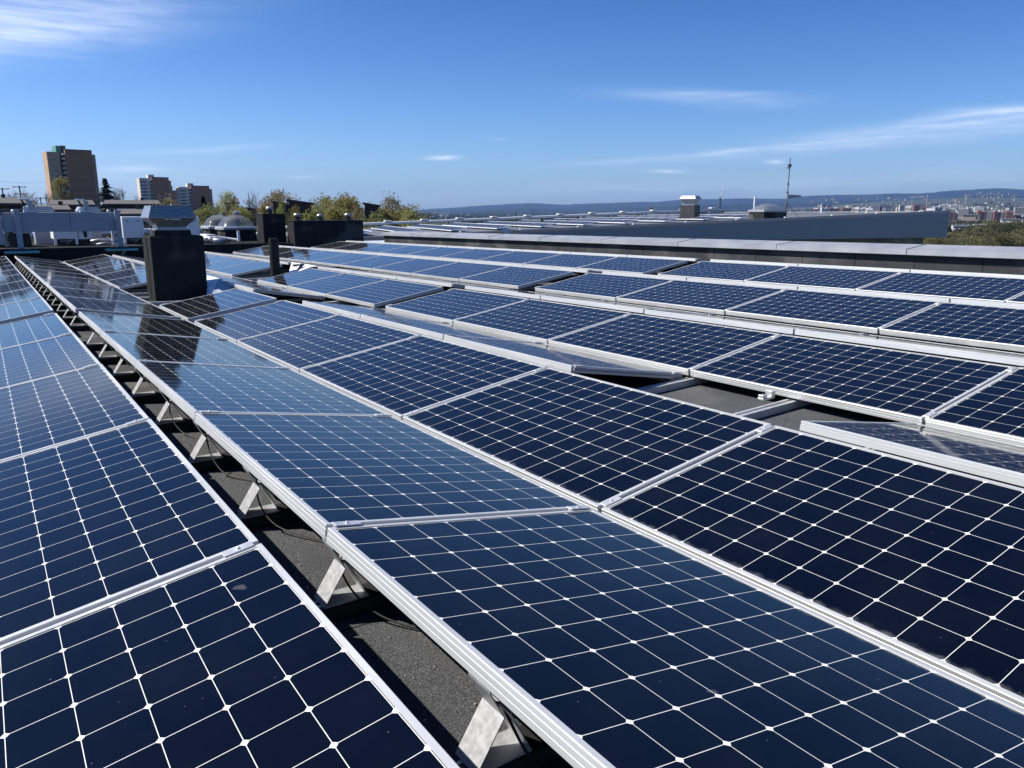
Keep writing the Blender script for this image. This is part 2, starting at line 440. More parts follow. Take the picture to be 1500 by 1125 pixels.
def tag(o, label=None, cat=None, group=None, kind=None):
    if label: o['label'] = label
    if cat: o['category'] = cat
    if group: o['group'] = group
    if kind or cat: o['kind'] = kind or 'thing'
    return o
def thing(name, loc, label, cat, group=None, rz=0.0):
    o = bpy.data.objects.new(name, None); col.objects.link(o)
    o.empty_display_size = .2; o.location = loc; o.rotation_euler = (0, 0, rz)
    return tag(o, label, cat, group)
def copy_tree(o, parent=None):
    c = o.copy(); col.objects.link(c)
    if parent is not None: c.parent = parent
    for ch in list(o.children): copy_tree(ch, c)
    return c
def link(name, me, parent=None):
    o = bpy.data.objects.new(name, me); col.objects.link(o)
    if parent is not None: o.parent = parent
    return o
ORD = ['first', 'second', 'third', 'fourth', 'fifth', 'sixth', 'seventh', 'eighth', 'ninth', 'tenth', 'eleventh', 'twelfth', 'thirteenth', 'fourteenth', 'fifteenth', 'sixteenth', 'seventeenth', 'eighteenth', 'nineteenth', 'twentieth']
def nth(i): return ORD[i] if i < len(ORD) else 'twenty ' + ORD[i - 20]

# ------------------------------------------------------------------ our own roof
SX, SY, X_B = .02409, -.00725, .76
ZOFF = [(-4, .047), (.8, .045), (1.86, -.006), (3.1, -.060), (4.14, -.043), (5.37, -.051), (6.41, .013), (7.70, -.009), (8.87, .034), (10.08, .030), (14, .03)]
def lerp_tab(tab, x):
    if x <= tab[0][0]: return tab[0][1]
    for (a, va), (b, vb) in zip(tab, tab[1:]):
        if x <= b: return va + (vb - va) * (x - a) / (b - a)
    return tab[-1][1]
def roof_z(x, y): return .38 + lerp_tab(ZOFF, x) + SX * (x - X_B) + SY * y - .29
PARX = 11.45                                     # inner face of the parapet
DECKY = 25.7
def build_roof():
    b = MB(); xs = [-6, -2, .2, .76, 1.86, 3.1, 4.14, 5.37, 6.41, 7.7, 8.87, 10.08, PARX + .4]; ys = [-6, 0, 4, 9, 14, 20, DECKY + .3]
    vs = [(x, y, roof_z(x, y)) for y in ys for x in xs]; n = len(xs)
    F = [(j * n + i, j * n + i + 1, (j + 1) * n + i + 1, (j + 1) * n + i) for j in range(len(ys) - 1) for i in range(n - 1)]
    b.add(vs, F)
    return tag(b.build('flat_roof', MAT['felt'], smooth=True), kind='structure')
build_roof()

# ------------------------------------------------------------------ solar panels
def frame_mesh(W=PW, L=PL):
    prof = [(.0165, 0), (.0015, 0), (0, -.0015), (0, -.0120), (.0016, -.0130), (.0016, -.0155), (0, -.0165), (0, -.0300), (.0010, -.0308), (0, -.0316), (0, -.0460), (.028, -.0460), (.028, -.0440), (.0165, -.0440)]
    b = MB(); vs = []; F = []; n = len(prof)
    for (u, z) in prof: vs += [(u, u, z), (W - u, u, z), (W - u, L - u, z), (u, L - u, z)]
    for i in range(n):
        j = (i + 1) % n
        for k in range(4): F.append((4 * i + k, 4 * i + (k + 1) % 4, 4 * j + (k + 1) % 4, 4 * j + k))
    F = [q[::-1] for q in F]
    return b.add(vs, F).mesh('panel_frame', MAT['alu'])
ME_FRAME = frame_mesh()
ME_GLASS = MB().box(.0155, PW - .0155, .0155, PL - .0155, -.0075, -.0030).mesh('panel_glass', MAT['cells'])
gap = PITCH_L - PL
ME_STRIP = MB().box(.012, PW - .012, PL + .0015, PL + gap - .0015, -.030, -.0105).mesh('joint_strip', MAT['strip'])
def clamp_mesh(x0, x1):
    b = MB().bbox(x0, x1, PL - .007, PL + gap + .007, .0008, .0050, .0012)
    b.box(x0, x1, PL + .004, PL + gap - .004, -.010, .0010)
    xm = (x0 + x1) / 2
    b.lathe([(.0062, .005), (.0062, .0095), (.0035, .0105)], 6, (xm, PL + gap / 2, 0))
    return b.mesh('clamp', MAT['mill'])
ME_CL1, ME_CL2 = clamp_mesh(.020, .105), clamp_mesh(PW - .105, PW - .020)

ROW = {  # x of the fitted edge, z offset, y of the seam between module 0 and 1, direction (+1 rises to the right)
 'A': (-.4692, .049, 2.108, 1), 'B': (.7598, .0435, 2.111, -1), 'C': (1.8557, -.0059, 2.139, 1), 'D': (3.0984, -.0520, 2.156, -1),
 'E': (4.1398, -.0470, 2.112, 1), 'F': (5.300, -.0405, 2.09, -1), 'G': (6.4058, .0131, 2.036, 1), 'H': (7.7023, -.0086, 2.098, -1),
 'I': (8.8665, .0336, 2.111, 1), 'J': (10.0829, .0295, 2.118, -1)}
ROW_TEXT = {'A': 'row on the far left', 'B': 'row sloping down from the open bracket gap', 'C': 'row rising on the far side of the first valley',
 'D': 'broken row with one module missing past the first ridge', 'E': 'row facing us behind the broken row', 'F': 'row seen edge-on behind the third ridge',
 'G': 'row facing us, fourth up-slope', 'H': 'row seen edge-on past the fourth ridge', 'I': 'last row facing us before the parapet', 'J': 'edge-on row along the foot of the parapet'}
SKIP = {'C': {6, 7}, 'D': {1, 5}, 'E': {8}, 'F': {8}}
CW, SW = PW * math.cos(TILT), PW * math.sin(TILT)
TILT_OF = {'F': R(7.5), 'H': R(7.5)}
def edge_z(r, y):                                # height of the high edge of row r
    x, zo, y1, d = ROW[r]
    xf = x + CW if r == 'A' else x
    return .38 + zo + SX * (xf - X_B) + SY * y
PANELS = {}
def make_panel():
    t = thing('solar_module', (0, 0, 0), '', 'solar panel', 'solar panels on the flat roof')
    link('frame', ME_FRAME, t); link('glass', ME_GLASS, t); link('joint_strip', ME_STRIP, t); link('clamp', ME_CL1, t); link('clamp', ME_CL2, t)
    return t
proto = make_panel(); first = True
for r in 'ABCDEFGHIJ':
    x, zo, y1, d = ROW[r]
    starts = [y1 + (j - 1) * PITCH_L + gap / 2 for j in range(5)] + [9.28 + j * PITCH_L for j in range(9)]
    n = 0
    for j, y0 in enumerate(starts):
        if j in SKIP.get(r, ()): continue
        t = proto if first else copy_tree(proto); first = False
        zh = edge_z(r, y0)
        jit = random.uniform(-.0016, .0016)
        if d > 0:
            t.location = (x, y0, zh - SW + jit); t.rotation_euler = (SY, -TILT + random.uniform(-.0012, .0012), 0)
        else:
            ye = y0 + PL; tl = TILT_OF.get(r, TILT)
            t.location = (x + PW * math.cos(tl), ye, edge_z(r, ye) - PW * math.sin(tl) + jit); t.rotation_euler = (-SY, -tl + random.uniform(-.0012, .0012), math.pi)
        t['label'] = f'{nth(n)} solar panel from the front, {ROW_TEXT[r]}'
        if d < 0:                                # the joint strip of a turned panel lies on its near side
            pass
        PANELS[r, j] = t; n += 1

# ------------------------------------------------------------------ base rails across the roof
RAIL_Y = [1.24 + .862 * i for i in range(9)] + [9.42 + .3 + .855 * i for i in range(18)]
def make_rail(y, i):
    b = MB(); xs = [-1.0, .2, .76, 1.86, 3.1, 4.14, 5.37, 6.41, 7.7, 8.87, 10.08, 11.25]
    prof = [(-.036, .004), (-.036, .050), (-.012, .052), (-.010, .044), (.010, .044), (.012, .052), (.036, .050), (.036, .004)]
    vs = []; n = len(prof)
    for x in xs:
        z = roof_z(x, y); vs += [(x, y + a, z + h) for a, h in prof]
    F = [(i_ * n + k, i_ * n + (k + 1) % n, (i_ + 1) * n + (k + 1) % n, (i_ + 1) * n + k) for i_ in range(len(xs) - 1) for k in range(n)]
    F = [q[::-1] for q in F] + [tuple(range(n)), tuple(range((len(xs) - 1) * n, len(xs) * n))[::-1]]
    o = b.add(vs, F).build('base_rail', MAT['rail'])
    return tag(o, f'{nth(i)} grooved metal base rail from the front, lying across the felt under the panels', 'rail', 'base rails under the panels')
for i, y in enumerate(RAIL_Y): make_rail(y, i)

# ------------------------------------------------------------------ folded brackets under the high edges
def plate(b, prof, y0, y1, th=.0028):
    """bent sheet: polyline in xz, extruded in y"""
    p = [Vector((x, 0, z)) for x, z in prof]; n = len(p)
    nn = []
    for i in range(n):
        d = (p[min(i + 1, n - 1)] - p[max(i - 1, 0)]).normalized(); nn.append(Vector((d.z, 0, -d.x)) * th)
    vs = []
    for i in range(n):
        for q in (p[i], p[i] + nn[i]):
            vs += [(q.x, y0, q.z), (q.x, y1, q.z)]
    F = []
    for i in range(n - 1):
        a, c = 4 * i, 4 * i + 4
        F += [(a, a + 1, c + 1, c), (a + 2, c + 2, c + 3, a + 3), (a, c, c + 2, a + 2), (a + 1, a + 3, c + 3, c + 1)]
    F += [(0, 2, 3, 1), (4 * n - 4, 4 * n - 3, 4 * n - 1, 4 * n - 2)]
    b.add(vs, F); return b
def make_bracket(h):
    t = thing('support_bracket', (0, 0, 0), '', 'bracket', 'folded metal brackets along the open gap')
    y0, y1 = -.043, .043
    l1 = plate(MB(), [(-.006, .012), (-.005, -.010), (.030, -.42 * h), (-.042, -h)], y0, y1).build('leg', MAT['plate'], t)
    l2 = plate(MB(), [(.086, .0), (.046, -.40 * h), (.100, -h)], y0, y1).build('leg', MAT['plate'], t)
    MB().box(-.042, .100, y0, y1, -h - .001, -h + .004).build('base_plate', MAT['plate'], t)
    MB().bbox(-.20, .34, -.050, .050, -h - .046, -h - .002, .004).build('rubber_pad', MAT['black'], t)  # black block over the rail, standing in for the shade in the gap
    cl = MB().lathe([(.007, -.42 * h + .0), (.007, -.42 * h + .008)], 6, (.037, 0, 0)).build('bolt', MAT['mill'], t)
    return t
bp = None
def add_bracket(r, y, label, group, i):
    global bp
    x = ROW[r][0] + .004; z = edge_z(r, y) - .047
    h = z - (roof_z(x, y) + .052)
    if bp is None: bp = make_bracket(h); t = bp
    else: t = copy_tree(bp)
    t.location = (x, y, z); t.scale = (1, 1, 1)
    t['label'] = label; t['group'] = group
    return t
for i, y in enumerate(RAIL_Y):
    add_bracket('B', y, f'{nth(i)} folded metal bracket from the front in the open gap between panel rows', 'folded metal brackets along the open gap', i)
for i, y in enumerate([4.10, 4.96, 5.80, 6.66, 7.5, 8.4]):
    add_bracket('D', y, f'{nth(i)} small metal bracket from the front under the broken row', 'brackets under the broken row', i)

# black cables hanging under the bracket row
def cable(pts, label):
    P = [Vector(p) for p in pts]; out = []
    for i in range(len(P) - 1):
        p0, p1, p2, p3 = P[max(i - 1, 0)], P[i], P[i + 1], P[min(i + 2, len(P) - 1)]
        for k in range(6):
            s = k / 6
            out.append(.5 * ((2 * p1) + (p2 - p0) * s + (2 * p0 - 5 * p1 + 4 * p2 - p3) * s * s + (3 * p1 - p0 - 3 * p2 + p3) * s ** 3))
    out.append(P[-1])
    tag(MB().tube(out, .0034, 6).build('cable', MAT['black'], smooth=True), label, 'cable', 'black cables under the panels')
def zg(x, y, h): return (x, y, roof_z(x, y) + h)
cable([zg(.82, 2.14, .20), zg(.80, 2.10, .12), zg(.84, 2.02, .04), zg(.90, 1.92, .012), zg(1.0, 1.80, .012), zg(1.12, 1.74, .05), zg(1.2, 1.6, .2)], 'black cable trailing from the second bracket onto the felt')
cable([zg(.80, 2.98, .20), zg(.79, 2.94, .10), zg(.82, 2.84, .03), zg(.90, 2.70, .012), zg(1.02, 2.52, .012), zg(1.14, 2.42, .02), zg(1.3, 2.40, .012)], 'black cable looping on the felt below the third bracket')
cable([zg(.80, 3.84, .20), zg(.80, 3.74, .08), zg(.84, 3.62, .012), zg(.95, 3.42, .012), zg(.92, 3.20, .03), zg(1.0, 3.05, .12)], 'black cable curling on the felt below the fourth bracket')
cable([zg(.81, 1.26, .22), zg(.82, 1.22, .13), zg(.86, 1.14, .03), zg(.95, 1.02, .012), zg(1.1, .9, .012)], 'black cable running down the nearest bracket to the felt')
cable([zg(.80, 4.70, .20), zg(.79, 4.62, .09), zg(.83, 4.50, .012), zg(.92, 4.30, .012), zg(1.0, 4.2, .1)], 'black cable beside the fifth bracket in the gap')

# loose grit that gathers on the felt in the open gaps
def build_grit():
    rnd = random.Random(31); b = MB()
    spots = [(rnd.uniform(.66, 1.15), rnd.uniform(.9, 5.2)) for _ in range(190)] + [(rnd.uniform(3.3, 4.4), rnd.uniform(2.2, 3.9)) for _ in range(110)]
    for x, y in spots:
        s = rnd.uniform(.0012, .0034) * (1.8 if rnd.random() < .06 else 1); z = roof_z(x, y) + s * .5
        p = [Vector((x + s * rnd.uniform(.6, 1.3) * a, y + s * rnd.uniform(.6, 1.3) * c, z + s * .7 * d)) for a, c, d in ((1, 0, 0), (-1, 0, 0), (0, 1, 0), (0, -1, 0), (0, 0, 1), (0, 0, -1))]
        b.add(p, [(0, 2, 4), (2, 1, 4), (1, 3, 4), (3, 0, 4), (2, 0, 5), (1, 2, 5), (3, 1, 5), (0, 3, 5)])
    tag(b.build('loose_grit', MAT['gritstone']), 'scattered pale grit lying on the roofing felt between the panel rows', 'grit', kind='stuff')
build_grit()

# clamps on the rails at the missing module
for (px, py, lab) in ((1142, 588, 'pale metal rail clamp on the bare rail where a module is missing'),):
    y = 3.08
    x = 4.06; z = roof_z(x, y) + .052
    t = thing('rail_clamp', (x, y, z), lab, 'clamp'); t.scale = (.75, .75, .8)
    MB().bbox(-.075, .075, -.03, .03, 0, .018, .003).build('base_plate', MAT['mill'], t)
    MB().bbox(-.075, -.02, -.026, .026, .018, .042, .003).build('jaw', MAT['mill'], t)
    MB().bbox(.03, .075, -.035, .035, .018, .066, .003).build('jaw', MAT['mill'], t)

# ------------------------------------------------------------------ parapet along the far side
def cop_z(y): return .752 + SY * .87 * y
def build_parapet():
    t = thing('parapet', (PARX, 12, cop_z(12) - .4), 'low parapet wall clad in dark roofing felt under pale metal coping', 'parapet')
    o = Vector(t.location)
    y0, y1 = -3.0, 24.6
    b = MB(); vs = []
    for y in (y0, 2, 6, 10, 14, 19, y1):
        zb, zt = roof_z(PARX, y) - .05, cop_z(y) + .02
        vs += [Vector((PARX - .06, y, zb)) - o, Vector((PARX, y, zb + .14)) - o, Vector((PARX, y, zt)) - o, Vector((PARX + .40, y, zt)) - o, Vector((PARX + .40, y, -12)) - o]
    F = []
    for i in range(6):
        for k in range(4): F.append((5 * i + k, 5 * i + k + 1, 5 * i + 5 + k + 1, 5 * i + 5 + k))
    F.append((30, 31, 32, 33, 34))
    b.add(vs, [q[::-1] for q in F]); b.build('wall', MAT['wallfelt'], t)
    joints = [-3.0] + [1.72 + 2.305 * i for i in range(10)] + [y1 + .04]
    for a, c in zip(joints, joints[1:]):
        m = MB(); pr = []
        for y in (a + .006, c - .006):
            z = cop_z(y)
            pr.append([Vector((PARX - .075, y, z - .008)), Vector((PARX - .085, y, z)), Vector((PARX - .082, y, z + .078)), Vector((PARX + .42, y, z + .138)), Vector((PARX + .43, y, z + .05)), Vector((PARX + .40, y, z + .03)), Vector((PARX - .06, y, z + .004))])
        n = 7
        m.add([p - o for p in pr[0] + pr[1]], [(i, (i + 1) % n, n + (i + 1) % n, n + i) for i in range(n)] + [tuple(range(n))[::-1], tuple(range(n, 2 * n))])
        cp = m.build('coping', MAT['coping'], t)
        s = MB(); y = c
        z = cop_z(y)
        if c < y1:
            s.slab([p - o for p in (Vector((PARX - .083, y - .011, z + .0795)), Vector((PARX - .083, y + .011, z + .0795)), Vector((PARX + .415, y + .011, z + .1390)), Vector((PARX + .415, y - .011, z + .1390)))], -.003)
            s.build('seam', MAT['darkmetal'], cp)
    # patches in the felt
    for y in (3.6, 5.05, 6.9, 9.6, 13.0, 16.4):
        zc = cop_z(y) - .18
        q = [Vector((PARX - .0035, y - .22, zc - .045)), Vector((PARX - .0035, y + .22, zc - .045)), Vector((PARX - .0035, y + .22, zc + .055)), Vector((PARX - .0035, y - .22, zc + .055))]
        MB().slab([p - o for p in q], .0042).build('felt_patch', MAT['wallfelt'], t)
build_parapet()

# ------------------------------------------------------------------ raised deck at the far end
DZ = .362
def build_deck():
    b = MB(); b.box(-14, 11.3, DECKY, 37, -12, DZ)
    t = tag(b.build('raised_roof_deck', MAT['deckfelt']), kind='structure')
build_deck()
tag(MB().bbox(-14, 8.4, DECKY - .035, DECKY + .16, DZ + .003, DZ + .030, .008).build('deck_edge_trim', MAT['darkmetal']), 'dark metal edge trim along the raised roof deck', 'edge trim')

# the chimney among the panels
def build_chimney():
    x0, x1, y0, y1 = 2.10, 2.85, 12.6, 13.25
    zb, zt = roof_z(2.4, 12.9) - .02, 1.0
    t = thing('chimney', (x0, y0, zb), 'tall black felted chimney box with steel hood standing among the panels', 'chimney')
    o = Vector((x0, y0, zb))
    b = MB(); b.frustum([(0, x1 - x0, 0, y1 - y0, 0), (.005, x1 - x0 + .01, 0, y1 - y0, zt - zb - .02), (.02, x1 - x0 - .01, .015, y1 - y0 - .015, zt - zb)])
    b.build('shaft', MAT['boxfelt'], t)
    for k, xs in enumerate((.24, .50)): MB().bbox(xs - .05, xs + .05, -.0035, .004, .04, zt - zb - .03, .002).build('felt_lap', MAT['boxfelt'], t)
    MB().bbox(-.0045, .004, .30, .42, .04, zt - zb - .03, .002).build('felt_lap', MAT['boxfelt'], t)
    MB().frustum([(-.05, x1 - x0 + .05, -.05, y1 - y0 + .05, .0), (0, x1 - x0, 0, y1 - y0, .05)]).build('flashing', MAT['boxfelt'], t)
    cx, cy = (2.13 + 2.76) / 2 - x0, (y1 - y0) / 2
    z = zt - zb
    def ring(hx, hy, zz): return (cx - hx, cx + hx, cy - hy, cy + hy, zz)
    MB().frustum([ring(.265, .25, z - .002), ring(.25, .24, z + .085)]).build('neck', MAT['boxfelt'], t)
    MB().frustum([ring(.245, .245, z + .086), ring(.245, .245, z + .10), ring(.205, .205, z + .102), ring(.205, .205, z + .13)]).build('collar', MAT['galv'], t)
    h = MB().frustum([ring(.20, .20, z + .131), ring(.335, .335, z + .262), ring(.335, .335, z + .27), ring(.275, .275, z + .44)]).build('hood', MAT['steel'], t)
    MB().frustum([ring(.278, .278, z + .4402), ring(.278, .278, z + .447)]).build('lid', MAT['steel'], t)
    MB().tube([(cx + .02, cy - .2, z + .447), (cx + .02, cy - .2, z + .475)], .012, 8).build('bolt', MAT['white'], t)
    m = MB()
    for a, c in ((-.11, -.06), (-.04, .11)): m.box(cx + a, cx + c, -.02, -.0, 0, .012, Matrix.Translation((0, cy - .302, z + .236)))
    m.build('badge', MAT['white'], t)
    MB().tube([(.03, -.02, z + .02), (.03, -.012, z + .12)], .009, 6).build('bolt', MAT['galv'], t)
build_chimney()

# the round pole next to the gap
t = thing('vent_pole', (4.86, 15.6, roof_z(4.86, 15.6)), 'slim black round vent pole rising between the solar panels', 'pole')
MB().lathe([(.098, -.01), (.096, .45), (.094, .812), (.070, .818)], 22).build('pipe', MAT['boxfelt'], t, smooth=False)
MB().lathe([(.19, 0.0), (.17, .012), (.105, .045)], 22).build('flashing', MAT['boxfelt'], t)

# wind deflector plates left open beside the missing modules
def deflector(quad, mat, label, cat='plate'):
    tag(MB().slab(quad, .004).build('deflector_plate', mat), label, cat)
ye = 12.9
deflector([aty(303, 403, 13.5), aty(327, 409, 12.9), aty(313, 433, 12.0), aty(303, 433, 12.2)], MAT['white'], 'white sunlit deflector plate leaning beside the black chimney')
deflector([aty(320, 409.5, 12.75), aty(347, 417, 12.3), aty(339, 429, 11.7), aty(309, 434, 11.8)], MAT['bluegrey'], 'grey shaded deflector plate leaning behind the white one by the chimney')  # shade on this plate is put into its blue-grey colour
deflector([aty(427, 384, 16.1), aty(441, 386, 15.8), aty(431, 400, 15.2), aty(423, 400, 15.4)], MAT['white'], 'white deflector plate standing right beside the slim vent pole')
deflector([aty(447, 386.5, 15.6), aty(466, 390, 14.9), aty(455, 391, 14.8), aty(436, 398, 15.0)], MAT['white'], 'second white deflector plate, touching the corner of the panel past the vent pole')
t = thing('junction_box', (5.40, 15.75, roof_z(5.4, 15.75) + .05), 'black and white cable junction box on the roof beside the vent pole', 'junction box')
MB().bbox(-.12, .12, -.06, .06, .06, .22, .01).build('housing', MAT['black'], t)
MB().bbox(-.10, -.03, -.075, -.061, .08, .19, .004).build('cover', MAT['white'], t)
MB().bbox(.0, .05, -.075, -.061, .10, .17, .004).build('cover', MAT['white'], t)
MB().tube([(-.08, 0, .06), (-.08, 0, -.05)], .012, 6).build('leg', MAT['galv'], t)
MB().tube([(.08, 0, .06), (.08, 0, -.05)], .012, 6).build('leg', MAT['galv'], t)

# ------------------------------------------------------------------ black boxes with vents
def roof_box(name, x0, x1, y0, y1, zb, zt, label, cat, panels=0):
    t = thing(name, (x0, y0, zb), label, cat)
    MB().bbox(0, x1 - x0, 0, y1 - y0, 0, zt - zb, .012).build('housing', MAT['boxfelt'], t)
    MB().bbox(-.015, x1 - x0 + .015, -.015, y1 - y0 + .015, zt - zb + .002, zt - zb + .026, .006).build('top_trim', MAT['darkmetal'], t)
    for k in range(panels):
        xx = (x1 - x0) * (k + 1) / (panels + 1)
        MB().box(xx - .008, xx + .008, -.006, .006, .02, zt - zb - .02).build('seam', MAT['darkmetal'], t)
    return t
roof_box('vent_box', 7.98, 8.74, 26.6, 27.35, DZ, 1.30, 'tall square black felted box behind the vent pole on the roof deck', 'roof box')
roof_box('shaft_box', 8.67, 11.12, 25.55, 26.25, .10, 1.075, 'long low black felted box carrying three vents at the panel rows end', 'roof box', 2)
def vent(x, y, z, s, label):
    t = thing('roof_vent', (x, y, z), label, 'vent', 'small round vents with caps')
    MB().lathe([(.085 * s, -.01), (.085 * s, .13 * s)], 16).build('pipe', MAT['darkmetal'], t, smooth=False)
    MB().lathe([(.09 * s, .131 * s), (.14 * s, .15 * s), (.145 * s, .20 * s), (.11 * s, .24 * s), (.02 * s, .25 * s)], 18).build('cap', MAT['steel'], t)
vent(8.36, 27.0, 1.326, .95, 'capped vent on top of the tall square black box')
vent(8.93, 25.9, 1.10, .95, 'capped vent at the near end of the long black box top')
vent(9.72, 25.9, 1.10, .85, 'capped vent on the middle of the long black box top')
vent(10.72, 25.9, 1.10, .95, 'capped vent at the far end of the long black box top')

# ------------------------------------------------------------------ skylights
def skylight(x0, x1, y0, y1, zb, label):
    t = thing('skylight', (x0, y0, zb), label, 'skylight', 'domed skylights on the roof deck')
    w, d = x1 - x0, y1 - y0
    MB().frustum([(0, w, 0, d, 0), (.03, w - .03, .03, d - .03, .40)]).build('curb', MAT['boxfelt'], t)
    MB().frustum([(-.04, w + .04, -.04, d + .04, .402), (-.04, w + .04, -.04, d + .04, .475), (.0, w, 0, d, .50)]).build('flange', MAT['coping'], t)
    b = MB(); n = 14; vs = []
    for j in range(n + 1):
        for i in range(n + 1):
            u, v = i / n * 2 - 1, j / n * 2 - 1
            h = .44 * (max(0, (1 - u * u)) ** .5) * (max(0, (1 - v * v)) ** .5) ** .8
            vs.append((w / 2 + u * (w / 2 - .02), d / 2 + v * (d / 2 - .02), .495 + h))
    F = [(j * (n + 1) + i, j * (n + 1) + i + 1, (j + 1) * (n + 1) + i + 1, (j + 1) * (n + 1) + i) for j in range(n) for i in range(n)]
    b.add(vs, F).build('dome', MAT['acrylic'], t, smooth=True)
    return t
skylight(7.32, 8.45, 29.0, 30.2, DZ, 'clear domed skylight with black curb, standing before its twin')
skylight(7.36, 8.40, 31.4, 32.6, DZ, 'clear domed skylight with black curb, partly hidden behind its twin')
skylight(.30, 1.34, 27.6, 28.6, DZ, 'clear domed skylight seen under the grey steel beam')
# vent behind domes
t = thing('roof_vent', (9.0, 33.5, DZ), 'dark capped vent pipe rising behind the twin domed skylights', 'vent', 'small round vents with caps')
MB().lathe([(.10, 0), (.10, .95)], 14).build('pipe', MAT['darkmetal'], t)
MB().lathe([(.11, .951), (.16, .97), (.16, 1.04), (.08, 1.08)], 16).build('cap', MAT['steel'], t)

# ------------------------------------------------------------------ grey steel beam frame
def build_gantry():
    y = 25.78
    t = thing('beam_frame', (2.1, y, DZ), 'grey painted steel beam on two legs standing on the roof deck', 'steel frame')
    o = Vector((2.1, y, DZ))
    def bx(name, x0, x1, dy0, dy1, z0, z1, m, ch=.008, par=None): return MB().bbox(x0 - o.x, x1 - o.x, dy0, dy1, z0 - o.z, z1 - o.z, ch).build(name, m, par or t)
    bm = bx('beam', .62, 3.50, -.05, .16, .835, 1.375, MAT['bluegrey'], .012)
    bx('joint', 2.245, 2.255, -.0535, -.045, .84, 1.37, MAT['darkmetal'], .001, bm)
    for xx in (.97, 3.47):
        lg = bx('leg', xx - .07, xx + .07, -.17, -.055, .392, 1.44, MAT['bluegrey'])
        for k in range(4): MB().lathe([(.016, 0), (.016, .012), (.006, .016)], 6).build('bolt', MAT['galv'], lg).matrix_local = Matrix.Translation((xx - o.x, -.172, .62 - o.z + .25 * k)) @ Matrix.Rotation(R(90), 4, 'X')
    bx('leg', 3.30, 3.37, .17, .25, .44, 1.20, MAT['white'])
    bx('leg', .62, .72, .17, .26, .44, .84, MAT['galv'])
    bx('post', .40, .60, -.12, .20, .50, 1.46, MAT['bluegrey'])
    bx('arm', -1.6, .40, -.06, .14, .86, 1.36, MAT['bluegrey'])
    m = MB()
    m.lathe([(.05, 0), (.05, .16), (.09, .17), (.09, .30), (.06, .33), (.06, .42)], 14, (.78 - o.x, -.02, .42 - o.z))
    m.build('jack', MAT['darkmetal'], t)
    for xx in (.96, 3.44):
        bx('pad', xx - .40, xx + .42, -.62, -.12, .275, .335, MAT['teal'], .012)
        bx('foot', xx - .28, xx + .20, -.52, -.14, .337, .39, MAT['darkmetal'], .006)
    MB().tube([(3.62 - o.x, -.30, .36 - o.z), (3.46 - o.x, -.30, .12 - o.z + .04)], .035, 8).build('brace', MAT['bluegrey'], t)
    MB().tube([(3.40 - o.x, .20, .45 - o.z), (3.16 - o.x, .26, .66 - o.z)], .03, 8).build('brace', MAT['white'], t)
    for xx in (1.28, 2.66):
        h = bx('hook', xx - .14, xx + .10, -.02, .12, 1.378, 1.42, MAT['white'])
        MB().bbox(xx - .02 - o.x, xx + .10 - o.x, -.02, .02, 1.421 - o.z, 1.70 - o.z, .006).build('plate', MAT['galv'], h)
        MB().bbox(xx - .22 - o.x, xx + .02 - o.x, -.015, .05, 1.701 - o.z, 1.745 - o.z, .006).build('arm', MAT['white'], h)
        MB().slab([(xx - .17 - o.x, .0, 1.70 - o.z), (xx - .12 - o.x, .0, 1.70 - o.z), (xx - .05 - o.x, .0, 1.56 - o.z), (xx - .10 - o.x, .0, 1.54 - o.z)], -.03).build('strut', MAT['darkmetal'], h)
        MB().bbox(xx - .13 - o.x, xx - .03 - o.x, -.03, .03, 1.421 - o.z, 1.53 - o.z, .006).build('jaw', MAT['white'], h)
    for xx in (.90, 3.55, 3.27): MB().lathe([(.05, 0), (.05, .05), (.03, .07)], 10, (xx - o.x, .05, 1.376 - o.z)).build('bolt', MAT['galv'], t)
build_gantry()

# ------------------------------------------------------------------ white ventilation units and ducts on the deck
def vent_unit(x0, x1, y0, y1, zb, zt, label):
    t = thing('ventilation_unit', (x0, y0, zb), label, 'ventilation unit', 'white ventilation units on the roof deck')
    w, d, h = x1 - x0, y1 - y0, zt - zb
    MB().bbox(0, w, 0, d, .17, h, .012).build('housing', MAT['white'], t)
    MB().bbox(.0, .075, -.012, .05, .0, h - .01, .006).build('post', MAT['white'], t)
    MB().bbox(w - .075, w, -.012, .05, .0, h - .01, .006).build('post', MAT['white'], t)
    MB().bbox(.085, w - .085, -.008, .0, .20, h - .02, .003).build('door', MAT['white'], t)
    MB().bbox(.08, w - .08, .06, d - .05, .0, .168, .004).build('base', MAT['black'], t)
    for xx in (.14, w - .17): MB().bbox(xx - .02, xx + .045, -.03, -.0085, h - .15, h - .125, .003).build('handle', MAT['black'], t)
    MB().tube([(.17, .02, .11), (w * .6, .02, .11), (w * .78, .02, .14)], .018, 6).build('rail', MAT['galv'], t)
    MB().tube([(w * .5, .02, .02), (w * .72, .02, .13)], .012, 6).build('brace', MAT['galv'], t)
    return t
vent_unit(1.95, 2.60, 28.0, 29.2, DZ + .03, 1.06, 'white ventilation unit with grey door below the middle of the steel beam')
t = vent_unit(3.90, 4.52, 28.0, 29.3, DZ + .03, 1.24, 'white ventilation unit between the steel beam and the chimney')
vent_unit(5.40, 6.25, 28.0, 29.3, DZ + .03, 1.22, 'white ventilation unit half hidden behind the chimney hood')
t = thing('control_cabinet', (2.62, 28.05, DZ + .03), 'white cabinet with dark open panel joined to the unit under the beam', 'cabinet')
MB().bbox(0, .36, 0, 1.0, .16, .70, .01).build('housing', MAT['white'], t)
MB().bbox(.16, .25, -.02, -.001, .22, .52, .004).build('panel', MAT['black'], t)
MB().bbox(.03, .33, .03, .9, 0, .158, .004).build('base', MAT['black'], t)
MB().tube([(.05, -.02, .60), (.12, -.02, .40), (.2, -.025, .30)], .007, 5).build('cable', MAT['black'], t)
